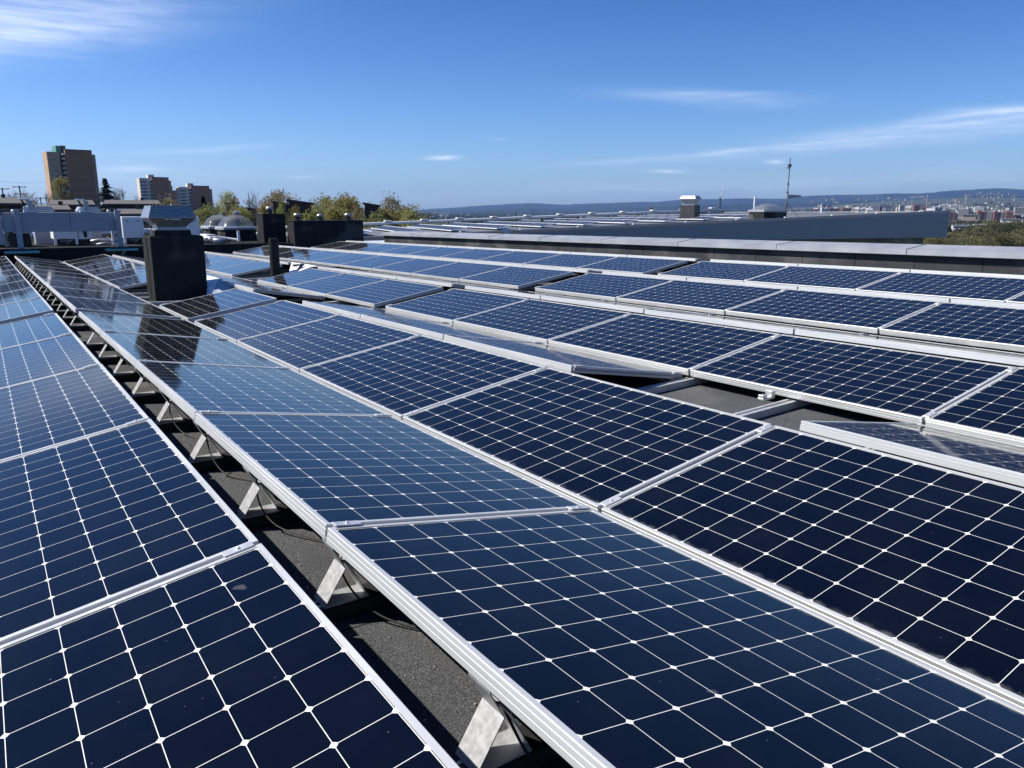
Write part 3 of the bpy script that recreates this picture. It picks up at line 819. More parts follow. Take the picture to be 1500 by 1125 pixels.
for x0, lab in ((1.50, 'grey sloped unit top rising behind the beam near its first hook'), (2.85, 'grey sloped unit top rising behind the beam near its second hook')):
    t = thing('intake_hood', (x0, 29.6, DZ), lab, 'hood', 'grey intake hoods behind the beam')
    MB().frustum([(0, .68, 0, .9, 1.04), (0, .68, 0, .9, 1.08), (.06, .60, .05, .8, 1.20)]).build('top', MAT['bluegrey'], t)
    MB().bbox(.05, .62, .05, .85, 0, 1.038, .01).build('housing', MAT['bluegrey'], t)
def pipe(pts, r, mat, label, name='duct_pipe', n=12, group=None):
    return tag(MB().tube(pts, r, n).build(name, mat, smooth=True), label, 'pipe', group)
# long jacketed pipe along the back of the deck
t = thing('edge_pipe', (2, 34.0, DZ), 'long pale jacketed pipe running along the back edge of the roof deck', 'pipe')
MB().tube([(-10, 0, .15), (.2, 0, .20), (2.2, 0, .27), (6.2, 0, .31)], .12, 12).build('pipe', MAT['pipe'], t, smooth=True)
for xx in (-6, -3, 0, 2.6, 5.2): MB().bbox(xx - .04, xx + .04, -.06, .06, .0, .09 + .008 * (xx + 8), .005).build('support', MAT['darkmetal'], t)
pipe([(2.98, 27.0, DZ + .05), (3.25, 27.0, DZ + .10), (3.6, 27.1, DZ + .06)], .028, MAT['galv'], 'thin silver pipe lying on the deck under the right part of the beam')
pipe([(2.95, 29.3, DZ + .05), (3.3, 29.2, DZ + .12), (3.85, 29.3, DZ + .08)], .05, MAT['galv'], 'silver duct bend between the two white units')
pipe([aty(300, 349, 27.2), aty(318, 347.5, 27.3), aty(345, 351, 26.9), aty(352, 352.5, 26.8)], .045, MAT['pipe'], 'thin pale pipe crossing the deck before the skylights')
pipe([aty(312, 352, 26.7), aty(330, 354, 26.6)], .085, MAT['galv'], 'short thick silver duct lying before the skylights')
pipe([aty(297, 348, 27.6), aty(306, 350, 27.3), aty(312, 352, 27.0)], .10, MAT['galv'], 'silver duct elbow next to the chimney on the deck')
tag(MB().bbox(-.04, .04, -.03, .03, 0, .34, .006).build('marker_post', MAT['white']), 'short white post at the end of the pale pipe before the skylights', 'post').location = aty(350, 353.5, 26.7)
t = thing('pipe_manifold', aty(331, 356, 26.2), 'cluster of small dark valves on the deck before the skylights', 'valves')
for k in range(4): MB().tube([(-.10 + .07 * k, 0, 0), (-.10 + .07 * k, 0, .10)], .026, 8).build('valve', MAT['darkmetal'], t)
# white low roof strips behind the deck boxes
for (x0, x1, y0, lab) in ((6.9, 7.25, 30.0, 'pale metal tray between the chimney and the skylights'), (8.6, 9.6, 31.0, 'pale metal tray between the skylight and the tall black box')):
    tag(MB().bbox(x0, x1, y0, y0 + 1.6, DZ + .05, DZ + .22, .02).build('metal_tray', MAT['pipe']), lab, 'metal tray')

# ------------------------------------------------------------------ neighbouring building with sloped roof
NR = at(1384, 312.0, 57.0)                       # right top corner of its slate wall
NA = R(17.0)                                     # turned from our own rows
XD, YD = Vector((math.cos(NA), -math.sin(NA), 0)), Vector((math.sin(NA), math.cos(NA), 0))
NSL = .0345                                      # roof rises towards the right
def npt(s, d, h=0.0):                            # s metres left of the corner, d metres behind the wall, h above the roof
    return NR - XD * s + YD * d + Vector((0, 0, -NSL * s + h))
def n_on(px, py, dist_guess, h=0):               # roof point seen at a pixel column
    best = None
    d = ray(px, py).normalized(); o = Vector((0, 0, CAM_H))
    n = XD.cross(YD); sl = (-XD * 1 + Vector((0, 0, -NSL)))
    n = sl.cross(YD)
    t_ = (NR - o).dot(n) / d.dot(n)
    return o + d * t_
def build_neighbour():
    o = npt(15, 12) - Vector((0, 0, 8))
    t = thing('neighbouring_building', o, 'long slate grey building with sloped solar roof beyond the parapet', 'building')
    L, D = 48.0, 25.0
    zb = NR.z - 1.50
    w = MB()
    a, b_ = npt(0, 0), npt(L, 0)
    A = [Vector((a.x, a.y, zb)), a, b_, Vector((b_.x, b_.y, zb))]
    w.slab([p - o for p in A], .35); w.build('wall', MAT['slate'], t)
    # end wall and lower storey set back
    lo = MB(); c = [npt(.6, .9), npt(L, .9), npt(L, D - 1), npt(.6, D - 1)]
    lo.add([Vector((p.x, p.y, -12)) - o for p in c] + [Vector((p.x, p.y, zb - .02)) - o for p in c], [(3, 2, 1, 0), (4, 5, 6, 7), (0, 1, 5, 4), (1, 2, 6, 5), (2, 3, 7, 6), (3, 0, 4, 7)])
    lo.build('lower_storey', MAT['greywall'], t)
    e = MB(); p0, p1 = npt(0, .36), npt(0, D)
    e.slab([q - o for q in (Vector((p0.x, p0.y, zb)), Vector((p1.x, p1.y, zb)), p1, p0)], .30); e.build('end_wall', MAT['slate'], t)
    r = MB(); r.slab([npt(-.15, -.12, .003) - o, npt(-.15, D, .003) - o, npt(L, D, .003) - o, npt(L, -.12, .003) - o][::-1], .10); r.build('roof', MAT['roofgrey'], t)
    for k in range(8):
        f = MB(); s0 = -.18 + k * 6.0
        f.slab([npt(s0, -.20, -.10) - o, npt(s0 + 5.98, -.20, -.10) - o, npt(s0 + 5.98, -.20, .16) - o, npt(s0, -.20, .16) - o], .07); f.build('eaves_trim', MAT['eaves'], t)
    g = MB(); g.slab([npt(-.20, -.1, .105) - o, npt(-.20, D, .105) - o, npt(.35, D, .105) - o, npt(.35, -.1, .105) - o][::-1], .05); g.build('verge', MAT['coping'], t)
    for k in range(4):
        s = .65 + .85 * k
        fr = MB(); q = npt(s, .82)
        X = Matrix(((-XD.x, YD.x, 0, q.x - o.x), (-XD.y, YD.y, 0, q.y - o.y), (0, 0, 1, zb - .52 - o.z), (0, 0, 0, 1)))
        fo = MB().bbox(0, .80, -.02, .05, 0, .49, .01, X).build('window', MAT['coping'], t)
        MB().bbox(.04, .76, -.026, -.021, .04, .45, .001, X).build('pane', MAT['paneglass'], fo)
    cf = MB(); q = at(803 / 1.0 - 55, 341, 41.2)
    return t
build_neighbour()
NROT = math.atan2(XD.y, XD.x)
# panels on that roof: shared mesh, too small to show parts
small = MB().bbox(0, 1.0, 0, 1.66, -.05, 0, .002); nv = len(small.v)
small.box(.03, .90, .035, 1.625, .0005, .003, mi=1)
ME_NP = small.mesh('roof_panel', [MAT['white'], MAT['dullcells']])
roll = math.atan(NSL)
def n_panels(s, d0, count, tilt, group):
    for k in range(count):
        o = link('solar_module', ME_NP); p = npt(s, d0 + k * 1.68, .14)
        o.matrix_world = Matrix.Translation(p) @ Matrix.Rotation(NROT, 4, 'Z') @ Matrix.Rotation(-tilt - roll, 4, 'Y')
        tag(o, 'small dark solar panel with white edge on the neighbouring sloped roof', 'solar panel', group)
for i in range(11): n_panels(11.5 + 2.75 * i, 5.0, 9, R(8), 'solar panels on the neighbouring roof')
# railing pipe at its far edge
t = thing('roof_railing', npt(20, 25), 'long pale tubular railing along the back of the neighbouring sloped roof', 'railing')
oo = Vector(t.location)
MB().tube([npt(s, 25, .34) - oo for s in (-.1, 12, 24, 36, 47.5)], .13, 10).build('rail', MAT['pipe'], t, smooth=True)
for k in range(17): MB().bbox(-.05, .05, -.05, .05, -.36, -.10, .004, Matrix.Translation(npt(.3 + 2.9 * k, 25, .36) - oo)).build('post', MAT['darkmetal'], t)
for k in range(15): MB().bbox(-.30, .30, -.20, .20, .0, .10, .02, Matrix.Translation(npt(1.5 + 3.0 * k, 24.9, .47) - oo)).build('bracket', MAT['white'], t)
for k in range(13):
    tag(MB().lathe([(.07, 0), (.07, .07), (.04, .09)], 10).build('snow_guard', MAT['white']), 'small white knob along the eaves of the neighbouring roof', 'roof knob', 'white knobs along the neighbouring eaves').location = npt(1.6 + 3.3 * k, .4, .104)
# its chimney, skylight, mast and pole
p = n_on(1010, 323, 0)
t = thing('roof_chimney', p, 'grey boxed chimney with white metal cowl on the neighbouring roof', 'chimney', rz=NROT + R(40))
MB().bbox(-.52, .52, -.52, .52, -.2, 1.02, .02).build('shaft', MAT['shaft'], t)
MB().frustum([(-.40, .40, -.40, .40, 1.021), (-.40, .40, -.40, .40, 1.22), (-.56, .56, -.56, .56, 1.40), (-.56, .56, -.56, .56, 1.44), (-.46, .46, -.46, .46, 1.62)]).build('cowl', MAT['galv'], t)
p = n_on(1124, 320.5, 0)
t = thing('skylight', p, 'flat domed skylight on the neighbouring roof beside the antenna mast', 'skylight', rz=NROT + R(8))
MB().bbox(-.95, .95, -.7, .7, -.1, .42, .02).build('curb', MAT['boxfelt'], t)
MB().bbox(-1.0, 1.0, -.75, .75, .422, .56, .02).build('flange', MAT['coping'], t)
b = MB(); n = 10; vs = []
for j in range(n + 1):
    for i in range(n + 1):
        u, v = i / n * 2 - 1, j / n * 2 - 1
        vs.append((u * .92, v * .68, .558 + .42 * math.sqrt(max(0, 1 - u * u)) * math.sqrt(max(0, 1 - v * v))))
b.add(vs, [(j * (n + 1) + i, j * (n + 1) + i + 1, (j + 1) * (n + 1) + i + 1, (j + 1) * (n + 1) + i) for j in range(n) for i in range(n)]).build('dome', MAT['acrylic'], t, smooth=True)
p = n_on(1151, 319, 0); dm = math.hypot(p.x, p.y); k = dm / 1150.0
t = thing('antenna_mast', p, 'thin metal antenna mast on tripod legs above the neighbouring roof', 'mast', rz=-YAW)
MB().tube([(0, 0, 0), (.3 * k, 0, 79 * k)], [.95 * k, .6 * k], 8).build('pole', MAT['mast'], t)
for dx_, dy_ in ((-16, -6), (16, -6), (0, 16)): MB().tube([(0, 0, 20 * k), (dx_ * k, dy_ * k, 0)], .5 * k, 6).build('leg', MAT['mast'], t)
MB().bbox(-2 * k, 2.2 * k, -2 * k, 2 * k, 67 * k, 71 * k, .2 * k).build('sensor', MAT['mast'], t)
MB().tube([(-3.8 * k, 0, 66 * k), (1.5 * k, 0, 66 * k)], .6 * k, 6).build('arm', MAT['mast'], t)
MB().tube([(-2.2 * k, 0, 69.5 * k), (2.6 * k, 0, 69.5 * k)], .5 * k, 6).build('arm', MAT['mast'], t)
for zz in (44, 33): MB().lathe([(1.5 * k, zz * k), (1.5 * k, (zz + 1.6) * k)], 8).build('collar', MAT['darkmetal'], t)
MB().slab([(0, -1.5 * k, 25 * k), (18 * k, -1.5 * k, 27.5 * k), (18.5 * k, -1.5 * k, 30 * k), (0, -1.5 * k, 31 * k)], -3 * k).build('antenna', MAT['slate'], t)
p = n_on(1104, 318, 0); k = math.hypot(p.x, p.y) / 1150.0
t = thing('white_pole', p, 'short plain white pole on the neighbouring roof by its skylight', 'pole')
MB().tube([(0, 0, -.1), (0, 0, 28 * k)], 1.2 * k, 8).build('shaft', MAT['white'], t)
MB().lathe([(3 * k, 0), (3 * k, 1.2 * k), (1.4 * k, 1.6 * k)], 10).build('base', MAT['galv'], t)
# small pale flashing where the slate wall begins
q = at(742, 341, 41.0)
tag(MB().slab([at(734, 333, 40.8), at(746, 334, 40.8), at(745, 341.5, 40.8), at(739, 341, 40.8)], .25).build('corner_flashing', MAT['white']), 'small pale corner flashing where the slate wall begins', 'flashing')
for px in (794, 831): 
    p = n_on(px, 329, 0); k = math.hypot(p.x, p.y) / 1150.0
    t = thing('roof_post', p, f'short black post on the neighbouring roof, {"first" if px == 794 else "second"} of two past the corner flashing', 'post')
    MB().bbox(-1.5 * k, 1.5 * k, -1.5 * k, 1.5 * k, -.1, 7.0 * k, .2 * k).build('shaft', MAT['black'], t)
    MB().bbox(-2 * k, 2 * k, -2 * k, 2 * k, 7.02 * k, 7.8 * k, .1 * k).build('cap', MAT['darkmetal'], t)
# low metal roof between our parapet end and the neighbour
t = thing('lower_roof', (13.5, 30, -.2), 'low pale metal roof edge past the end of the parapet', 'roof edge')
MB().bbox(-2.0, 3.0, -2.4, 2.0, .20, .36, .03).build('sheet', MAT['pipe'], t)
MB().bbox(-2.0, 3.0, -2.3, 1.9, -11, .198, .03).build('wall', MAT['darkmetal'], t)

exec_far = True
# ------------------------------------------------------------------ land
def px_az(px): return azel(px, 313)[0]
TAB_R = [(0, -12), (60, -12.5), (150, -13), (500, -18), (900, -24), (2000, -31), (4000, -22), (7000, 40), (9000, 120), (12000, 200), (30000, 200)]
TAB_C = [(0, -12), (150, -13), (500, -20), (2000, -30), (5000, -26), (9000, -10), (12000, 40), (30000, 100)]
TAB_L = [(0, -12), (25, -11), (60, -4.5), (120, -3.0), (300, -1), (700, 4), (1500, 10), (3000, 20), (30000, 60)]
AZ_L, AZ_L2, AZ_C, AZ_R = px_az(520), px_az(660), px_az(1000), px_az(1420)
def land_z(az, d):
    if az < AZ_L: return lerp_tab(TAB_L, d)
    if az < AZ_L2:
        f = (az - AZ_L) / (AZ_L2 - AZ_L); f = f * f * (3 - 2 * f); return lerp_tab(TAB_L, d) * (1 - f) + lerp_tab(TAB_C, d) * f
    if az < AZ_C: return lerp_tab(TAB_C, d)
    f = min(1, (az - AZ_C) / (AZ_R - AZ_C)); f = f * f * (3 - 2 * f)
    return lerp_tab(TAB_C, d) * (1 - f) + lerp_tab(TAB_R, d) * f
def build_land():
    b = MB(); na = 180
    rad = [0.5, 8, 16, 25, 34, 45, 60, 80, 105, 140, 190, 260, 350, 480, 650, 900, 1250, 1700, 2400, 3300, 4500, 6000, 8000, 10500, 14000, 16800]
    vs = []; F = []
    for d in rad:
        for i in range(na):
            a = -math.pi + 2 * math.pi * i / na
            j = 0 if d < 200 else (math.sin(a * 37 + d * .004) + math.sin(a * 61 - d * .01)) * min(6, d * .0012)
            vs.append((d * math.sin(a), d * math.cos(a), land_z(a, d) + j))
    for k in range(len(rad) - 1):
        for i in range(na): F.append((k * na + i, (k + 1) * na + i, (k + 1) * na + (i + 1) % na, k * na + (i + 1) % na))
    F = [q[::-1] for q in F]
    F.append(tuple(range(na))[::-1])
    return tag(b.add(vs, F).build('land', MAT['land'], smooth=True), kind='structure')
build_land()
def ground_at(p): return land_z(math.atan2(p.x, p.y), math.hypot(p.x, p.y))

# far wooded ridges, profile taken at true distance
RIDGE = [(-400, 307), (0, 310), (300, 311), (560, 310.5), (600, 309), (650, 304.5), (700, 301.5), (745, 299), (780, 298), (830, 299.5), (870, 297.5), (905, 296.5), (960, 296), (1000, 292.5), (1050, 291), (1110, 290.5), (1150, 291.5), (1190, 286.5), (1250, 285), (1300, 283.5), (1345, 283.5), (1370, 282), (1400, 279), (1440, 276.5), (1470, 275.5), (1500, 277), (1560, 278), (1700, 274), (1900, 282)]
RIDGE2 = [(-400, 314), (500, 315), (640, 311), (760, 305), (860, 309), (960, 303), (1060, 300), (1160, 299), (1260, 294), (1340, 297), (1395, 290), (1440, 285), (1475, 286), (1500, 288), (1600, 284), (1900, 290)]
def build_ridge(tab, d1, d0, base, name, seed):
    rnd = random.Random(seed); b = MB(); vs = []; n = 0; rows = 9; F = []
    px = -400
    cols = []
    while px <= 1900:
        y = lerp_tab(tab, px) - 1.1 * (math.sin(px * .031 + seed) * .5 + math.sin(px * .083 + 2 * seed) * .35 + rnd.uniform(-.35, .35)) * .6
        cols.append((px, y)); px += 5.0
    for (px, y) in cols:
        top = at(px, y, d1)
        for r in range(rows + 1):
            f = r / rows; d = d1 + (d0 - d1) * f
            p = at(px, y, d); prof = (1 - f) ** 1.25
            z = base + (top.z - base) * prof * (1 + .10 * math.sin(px * .05 + r * 1.7 + seed) * (0 < r < rows)) + rnd.uniform(-6, 6) * (0 < r < rows)
            vs.append((p.x, p.y, z))
        q = at(px, y, d1 * 1.06); vs.append((q.x, q.y, base))
    k = rows + 2
    for i in range(len(cols) - 1):
        for r in range(rows): F.append((i * k + r, (i + 1) * k + r, (i + 1) * k + r + 1, i * k + r + 1))
        F.append((i * k, i * k + k - 1, (i + 1) * k + k - 1, (i + 1) * k))
    F = [q[::-1] for q in F]
    return tag(b.add(vs, F).build(name, MAT['forest']), kind='structure')
build_ridge(RIDGE, 15500, 10000, 10, 'hills', 3)
build_ridge(RIDGE2, 11000, 7200, -20, 'hills', 8)

# ------------------------------------------------------------------ trees
def crown_mesh(name, mat, seed, n=1700, leaf=.26, clumps=26, wide=1.0, tall=1.0, dens=.75, droop=0.0):
    """unit tree: crown about 1 high radius .5; leaves as small random quads gathered in clumps"""
    rnd = random.Random(seed); b = MB(); C = []
    for i in range(clumps):
        h = rnd.random() ** .62
        rr = .46 * wide * math.sqrt(max(.03, math.sin(math.pi * (.12 + .86 * h)))) * rnd.uniform(.35, 1.0)
        a = rnd.uniform(0, 6.283)
        C.append((Vector((rr * math.cos(a), rr * math.sin(a), .20 + .76 * h)), rnd.uniform(.10, .24)))
    C.append((Vector((0, 0, .93)), .08))
    for i in range(n):
        c, r = C[rnd.randrange(len(C))]
        d = Vector((rnd.gauss(0, 1), rnd.gauss(0, 1), rnd.gauss(0, 1))).normalized() * r * rnd.random() ** .45
        p = c + d; p.z -= droop * abs(d.x + d.y)
        u = Vector((rnd.gauss(0, 1), rnd.gauss(0, 1), rnd.gauss(0, 1))).normalized(); v = u.orthogonal().normalized()
        s = leaf * rnd.uniform(.5, 1.2) * .1
        b.add([p - u * s - v * s * .6, p + u * s - v * s * .5, p + u * s * .8 + v * s * .6, p - u * s * .9 + v * s * .5], [(0, 1, 2, 3)])
    return b.mesh(name, mat)
def limb_mesh(name, mat, seed, fine=3, spread=.55, r0=.022):
    rnd = random.Random(seed); b = MB()
    def grow(p, d, ln, r, lv):
        pts = [p]; q = p; dd = d
        for k in range(3):
            dd = (dd + Vector((rnd.gauss(0, .13), rnd.gauss(0, .13), rnd.gauss(.06, .08)))).normalized()
            q = q + dd * ln / 3; pts.append(q)
        b.tube(pts, [r, r * .85, r * .7, r * .5], 5 if lv < 2 else 3, cap=False)
        if lv >= fine: return
        for k in range(rnd.choice((3, 4)) if lv else 6):
            f = rnd.uniform(.35, 1.0); i = min(2, int(f * 3)); base = pts[i].lerp(pts[i + 1], f * 3 - i) if f < 1 else pts[3]
            a = rnd.uniform(0, 6.283); side = Vector((math.cos(a), math.sin(a), rnd.uniform(.1, .7)))
            grow(base, (dd * .6 + side * spread).normalized(), ln * rnd.uniform(.5, .72), r * .5, lv + 1)
    grow(Vector((0, 0, 0)), Vector((0, 0, 1)), .46, r0, 0)
    zm = max(v[2] for v in b.v); xm = max(max(abs(v[0]), abs(v[1])) for v in b.v)
    b.v = [(v[0] * .5 / xm, v[1] * .5 / xm, v[2] / zm) for v in b.v]
    return b.mesh(name, mat)
def spruce_mesh(seed):
    rnd = random.Random(seed); b = MB()
    for k in range(30):
        f = k / 29; z = .06 + .92 * f; rad = .5 * (1 - f) ** .85 + .02
        for j in range(int(5 + 9 * (1 - f))):
            a = rnd.uniform(0, 6.283); L = rad * rnd.uniform(.6, 1.08)
            for q in range(7):
                g = (q + .5) / 7; p = Vector((math.cos(a) * L * g, math.sin(a) * L * g, z - .07 * g * (1 - f * .5) + rnd.uniform(-.012, .012)))
                u = Vector((math.cos(a), math.sin(a), -.3)) * .045; v = Vector((-math.sin(a), math.cos(a), rnd.uniform(-.5, .5))) * (.03 * (1.15 - g))
                b.add([p - u - v, p + u - v * .5, p + u + v * .5, p - u + v], [(0, 1, 2, 3)])
    return b.mesh('spruce_crown', MAT['needle'])
def trunk_mesh(): return MB().tube([(0, 0, -.03), (.004, 0, .3), (0, .005, .62), (0, 0, .9)], [.028, .021, .013, .004], 7).mesh('trunk', MAT['bark'])
ME_TRUNK = trunk_mesh()
CROWN = {'olive': [crown_mesh('olive_crown', MAT['leaf_olive'], s, 3600, .19, 32) for s in (1, 2, 3)],
         'pale': [crown_mesh('pale_crown', MAT['leaf_pale'], s, 2400, .18, 36, droop=.3) for s in (4, 5)],
         'yellow': [crown_mesh('yellow_crown', MAT['leaf_yellow'], s, 3400, .19, 30) for s in (6, 7)],
         'dull': [crown_mesh('dull_crown', MAT['leaf_dull'], s, 2400, .22, 32) for s in (15, 16, 17)],
         'brown': [crown_mesh('brown_crown', MAT['leaf_brown'], s, 3000, .17, 36) for s in (8, 9, 10)],
         'bare': [limb_mesh('bare_limbs', MAT['twig'], s, 4) for s in (11, 12)],
         'spruce': [spruce_mesh(13), spruce_mesh(14)]}
LIMB = [limb_mesh('limb', MAT['bark'], s, 2) for s in (21, 22)]
kcount = {}
def tree(px, ytop, width, dist, kind, label, group, ybase=None):
    top = at(px, ytop, dist); p = Vector((top.x, top.y, ground_at(top)))
    H = top.z - p.z; Wd = width * 1.7 * dist / FOC / (1 + ((px - 750) / FOC) ** 2)
    i = kcount.get(kind, 0); kcount[kind] = i + 1
    nm = {'spruce': 'spruce_tree', 'bare': 'bare_tree'}.get(kind, 'leafy_tree')
    t = thing(nm, p, label, 'tree', group, rz=(i * 2.399) % 6.28)
    hh = H
    tr = link('trunk', ME_TRUNK, t); tr.scale = (hh, hh, hh)
    # crown spans the upper part so its seen width and height fit
    ch = min(H, max(Wd * 1.15, H * .72)) if kind != 'spruce' else H * .96
    cr = link('crown', CROWN[kind][i % len(CROWN[kind])], t); cr.scale = (Wd, Wd, ch); cr.location = (0, 0, H - ch)
    if kind not in ('spruce', 'bare'):
        lb = link('limb', LIMB[i % 2], t); lb.scale = (Wd * .8, Wd * .8, ch * .92); lb.location = (0, 0, H - ch)
    return t
GT, GR_ = 'trees beyond the roof deck', 'trees at the foot of the slope'
TREES = [
 (88, 262, 20, 260, 'olive', 'rounded olive birch standing in front of the tallest brown tower'),
 (153, 261, 48, 210, 'spruce', 'dark spruce standing just past the tallest tower'),
 (178, 271, 24, 230, 'bare', 'bare thin tree next to the dark spruce'),
 (12, 276, 34, 200, 'bare', 'bare tree behind the first utility pole'),
 (31, 274, 34, 190, 'bare', 'bare spreading tree between the two utility poles'),
 (52, 282, 26, 210, 'bare', 'low bare tree just before the tallest tower'),
 (66, 278, 14, 230, 'bare', 'narrow bare tree at the foot of the tallest tower'),
 (203, 284, 16, 300, 'bare', 'small bare tree before the middle tower'),
 (242, 290, 34, 120, 'brown', 'brown budding bush in front of the middle and third towers'),
 (297, 287, 34, 110, 'spruce', 'dark spruce in front of the third tower'),
 (312, 291, 16, 115, 'bare', 'thin dark bare tree beside the second spruce'),
 (302, 306, 30, 85, 'yellow', 'yellow green bush at the foot of the second spruce'),
 (331, 282, 26, 140, 'pale', 'pale leafed birch between the second spruce and the round bare tree'),
 (363, 274, 38, 150, 'bare', 'large round bare tree behind the domed skylights'),
 (348, 302, 30, 95, 'brown', 'brown budding bush under the round bare tree'),
 (392, 286, 34, 120, 'bare', 'bare tree above the tall square black box'),
 (410, 283, 40, 140, 'brown', 'brown budding tree beside the gable of the dark house'),
 (412, 299, 18, 78, 'yellow', 'yellow green tree against the dark timber house'),
 (432, 308, 14, 75, 'olive', 'small olive tree in front of the dark timber house'),
 (477, 289, 34, 120, 'pale', 'pale green birch behind the long black box'),
 (511, 290, 40, 115, 'olive', 'broad olive tree behind the far vent of the long black box'),
 (458, 312, 34, 80, 'yellow', 'low yellow green bush behind the long black box'),
 (545, 314, 34, 74, 'yellow', 'low yellow green bush below the small dark house'),
 (575, 289, 34, 110, 'brown', 'tall brown budding birch, last of the tree line before the hills'),
 (594, 301, 44, 105, 'brown', 'rounded brown tree at the end of the tree line'),
 (566, 308, 50, 90, 'olive', 'olive bush at the foot of the last birches'),
 (352, 308, 26, 88, 'yellow', 'yellow green bush behind the twin domed skylights'),
 (388, 304, 22, 92, 'olive', 'olive bush rising behind the tall square black box'),
 (494, 306, 36, 90, 'olive', 'wide olive bush between the pale birch and the broad olive tree'),
 (526, 304, 20, 100, 'brown', 'brown tree next to the small dark timber house'),
 (552, 303, 28, 100, 'pale', 'pale green bush before the last birches'),
 (600, 312, 40, 85, 'yellow', 'low yellow green bush at the end of the tree line'),
 (612, 318, 26, 160, 'brown', 'low brown bush where the tree line meets the hills')]
for (px, yt, w, d, kind, lab) in TREES: tree(px, yt, w, d, kind, lab, GT)
TREES_R = [
 (1390, 343, 46, 420, 'dull', 'brown budding tree just past the slate building corner'),
 (1408, 340, 36, 460, 'dull', 'rounded brown tree, second past the slate building corner'),
 (1372, 349, 34, 380, 'dull', 'dark olive tree below the slate building windows'),
 (1425, 348, 40, 360, 'dull', 'low olive tree between the brown pair and the tall clump'),
 (1437, 334, 38, 430, 'dull', 'olive tree at the near side of the tall clump'),
 (1456, 326, 40, 440, 'dull', 'tallest olive tree of the clump on the slope'),
 (1476, 330, 36, 420, 'dull', 'brown tree just past the tallest of the clump'),
 (1491, 325, 40, 440, 'dull', 'tall olive tree at the photo edge'),
 (1504, 336, 40, 400, 'dull', 'olive tree cut by the photo edge'),
 (1462, 345, 44, 330, 'dull', 'low brown tree in front of the tall clump'),
 (1492, 347, 44, 330, 'dull', 'low olive tree at the foot of the clump near the photo edge'),
 (1442, 350, 36, 320, 'dull', 'low brown bush above the coping past the olive tree')]
for (px, yt, w, d, kind, lab) in TREES_R: tree(px, yt, w, d, kind, lab, GR_)

# ------------------------------------------------------------------ towers
def tower(px0, px1, dist, boxes, label, detail):
    """boxes in pixel columns: (name, x0, x1, ytop, depth0, depth1, material)"""
    c = at((px0 + px1) / 2 + (8.5 if dist < 800 else 4.5), 313, dist); base = ground_at(c) - 2
    az = math.atan2(c.x, c.y)
    t = thing('apartment_tower', (c.x, c.y, base), label, 'tower', rz=-az)
    k = dist / 1152.0
    return t, k, base, (px0 + px1) / 2
def tx(px, cx, k): return (px - cx) * k * 1.32      # foreshortening near the picture edge
def top_z(px, py, dist, base): return at(px, py, dist).z - base
# tallest tower
D1 = 640
t, k, base, cx = tower(64, 143, D1, None, 'tallest brown brick apartment tower with two slabs and green lift head', None)
T1 = t
kx = D1 / FOC / (1 + (647 / FOC) ** 2)
def X1(px): return (px - cx) * kx
h1, h2, h3 = top_z(74, 223, D1, base), top_z(115, 221.5, D1, base), top_z(137, 226.5, D1, base)
def face_rot(o, ang): o.rotation_euler = (0, 0, ang)
yaw1 = R(14)
sl = thing('x', (0, 0, 0), None, None); bpy.data.objects.remove(sl)
M1 = Matrix.Rotation(yaw1, 4, 'Z')
def tb(name, x0, x1, y0, y1, z0, z1, mat, par, M=M1, ch=.05): return MB().bbox(x0, x1, y0, y1, z0, z1, ch, M).build(name, mat, par)
w1 = tb('wall', X1(69), X1(87), -3, 9, 0, h1, MAT['lightbrick'], t)
w2 = tb('wall', X1(93.5), X1(133), -7, 9, 0, h2, MAT['brick'], t)
w3 = tb('wall', X1(133), X1(140), -3.5, 13, 0, h3, MAT['lightbrick'], t)
tb('lift_core', X1(86), X1(95), -1, 13, 0, h1 + 3.4, MAT['timber'], t)
tb('lift_head', X1(83.5), X1(91), -2, 8, h1 - 4, h1 + 4.2, MAT['copper'], t)
tb('lift_head', X1(91.2), X1(99), 0, 10, h2 - 2, h2 + 3.4, MAT['brick'], t)
for i in range(9):
    z = h1 - 6.2 - i * 3.6
    for xx in (74.5, 80.5):
        f = tb('window', X1(xx - 1.7), X1(xx + 1.7), -3.12, -3.02, z, z + 1.7, MAT['coping'], t, ch=.01)
        tb('pane', X1(xx - 1.4), X1(xx + 1.4), -3.18, -3.13, z + .2, z + 1.5, MAT['glass'], f, ch=.01)
for i in range(13):
    z = h2 - 3.2 - i * 3.1
    tb('balcony', X1(93.5) - 1.5, X1(93.5) - .02, -6.2, 3, z, z + 1.15, MAT['concrete'], t)
for z in (h2 - 19.5, h2 - 27, h2 - 30.6, h2 - 34.2): tb('joint', X1(93.7), X1(132.8), -7.05, -7.005, z, z + .22, MAT['timber'], t, ch=.004)
tb('parapet', X1(93.5), X1(133), -7.03, 9, h2 + .02, h2 + .7, MAT['timber'], t)
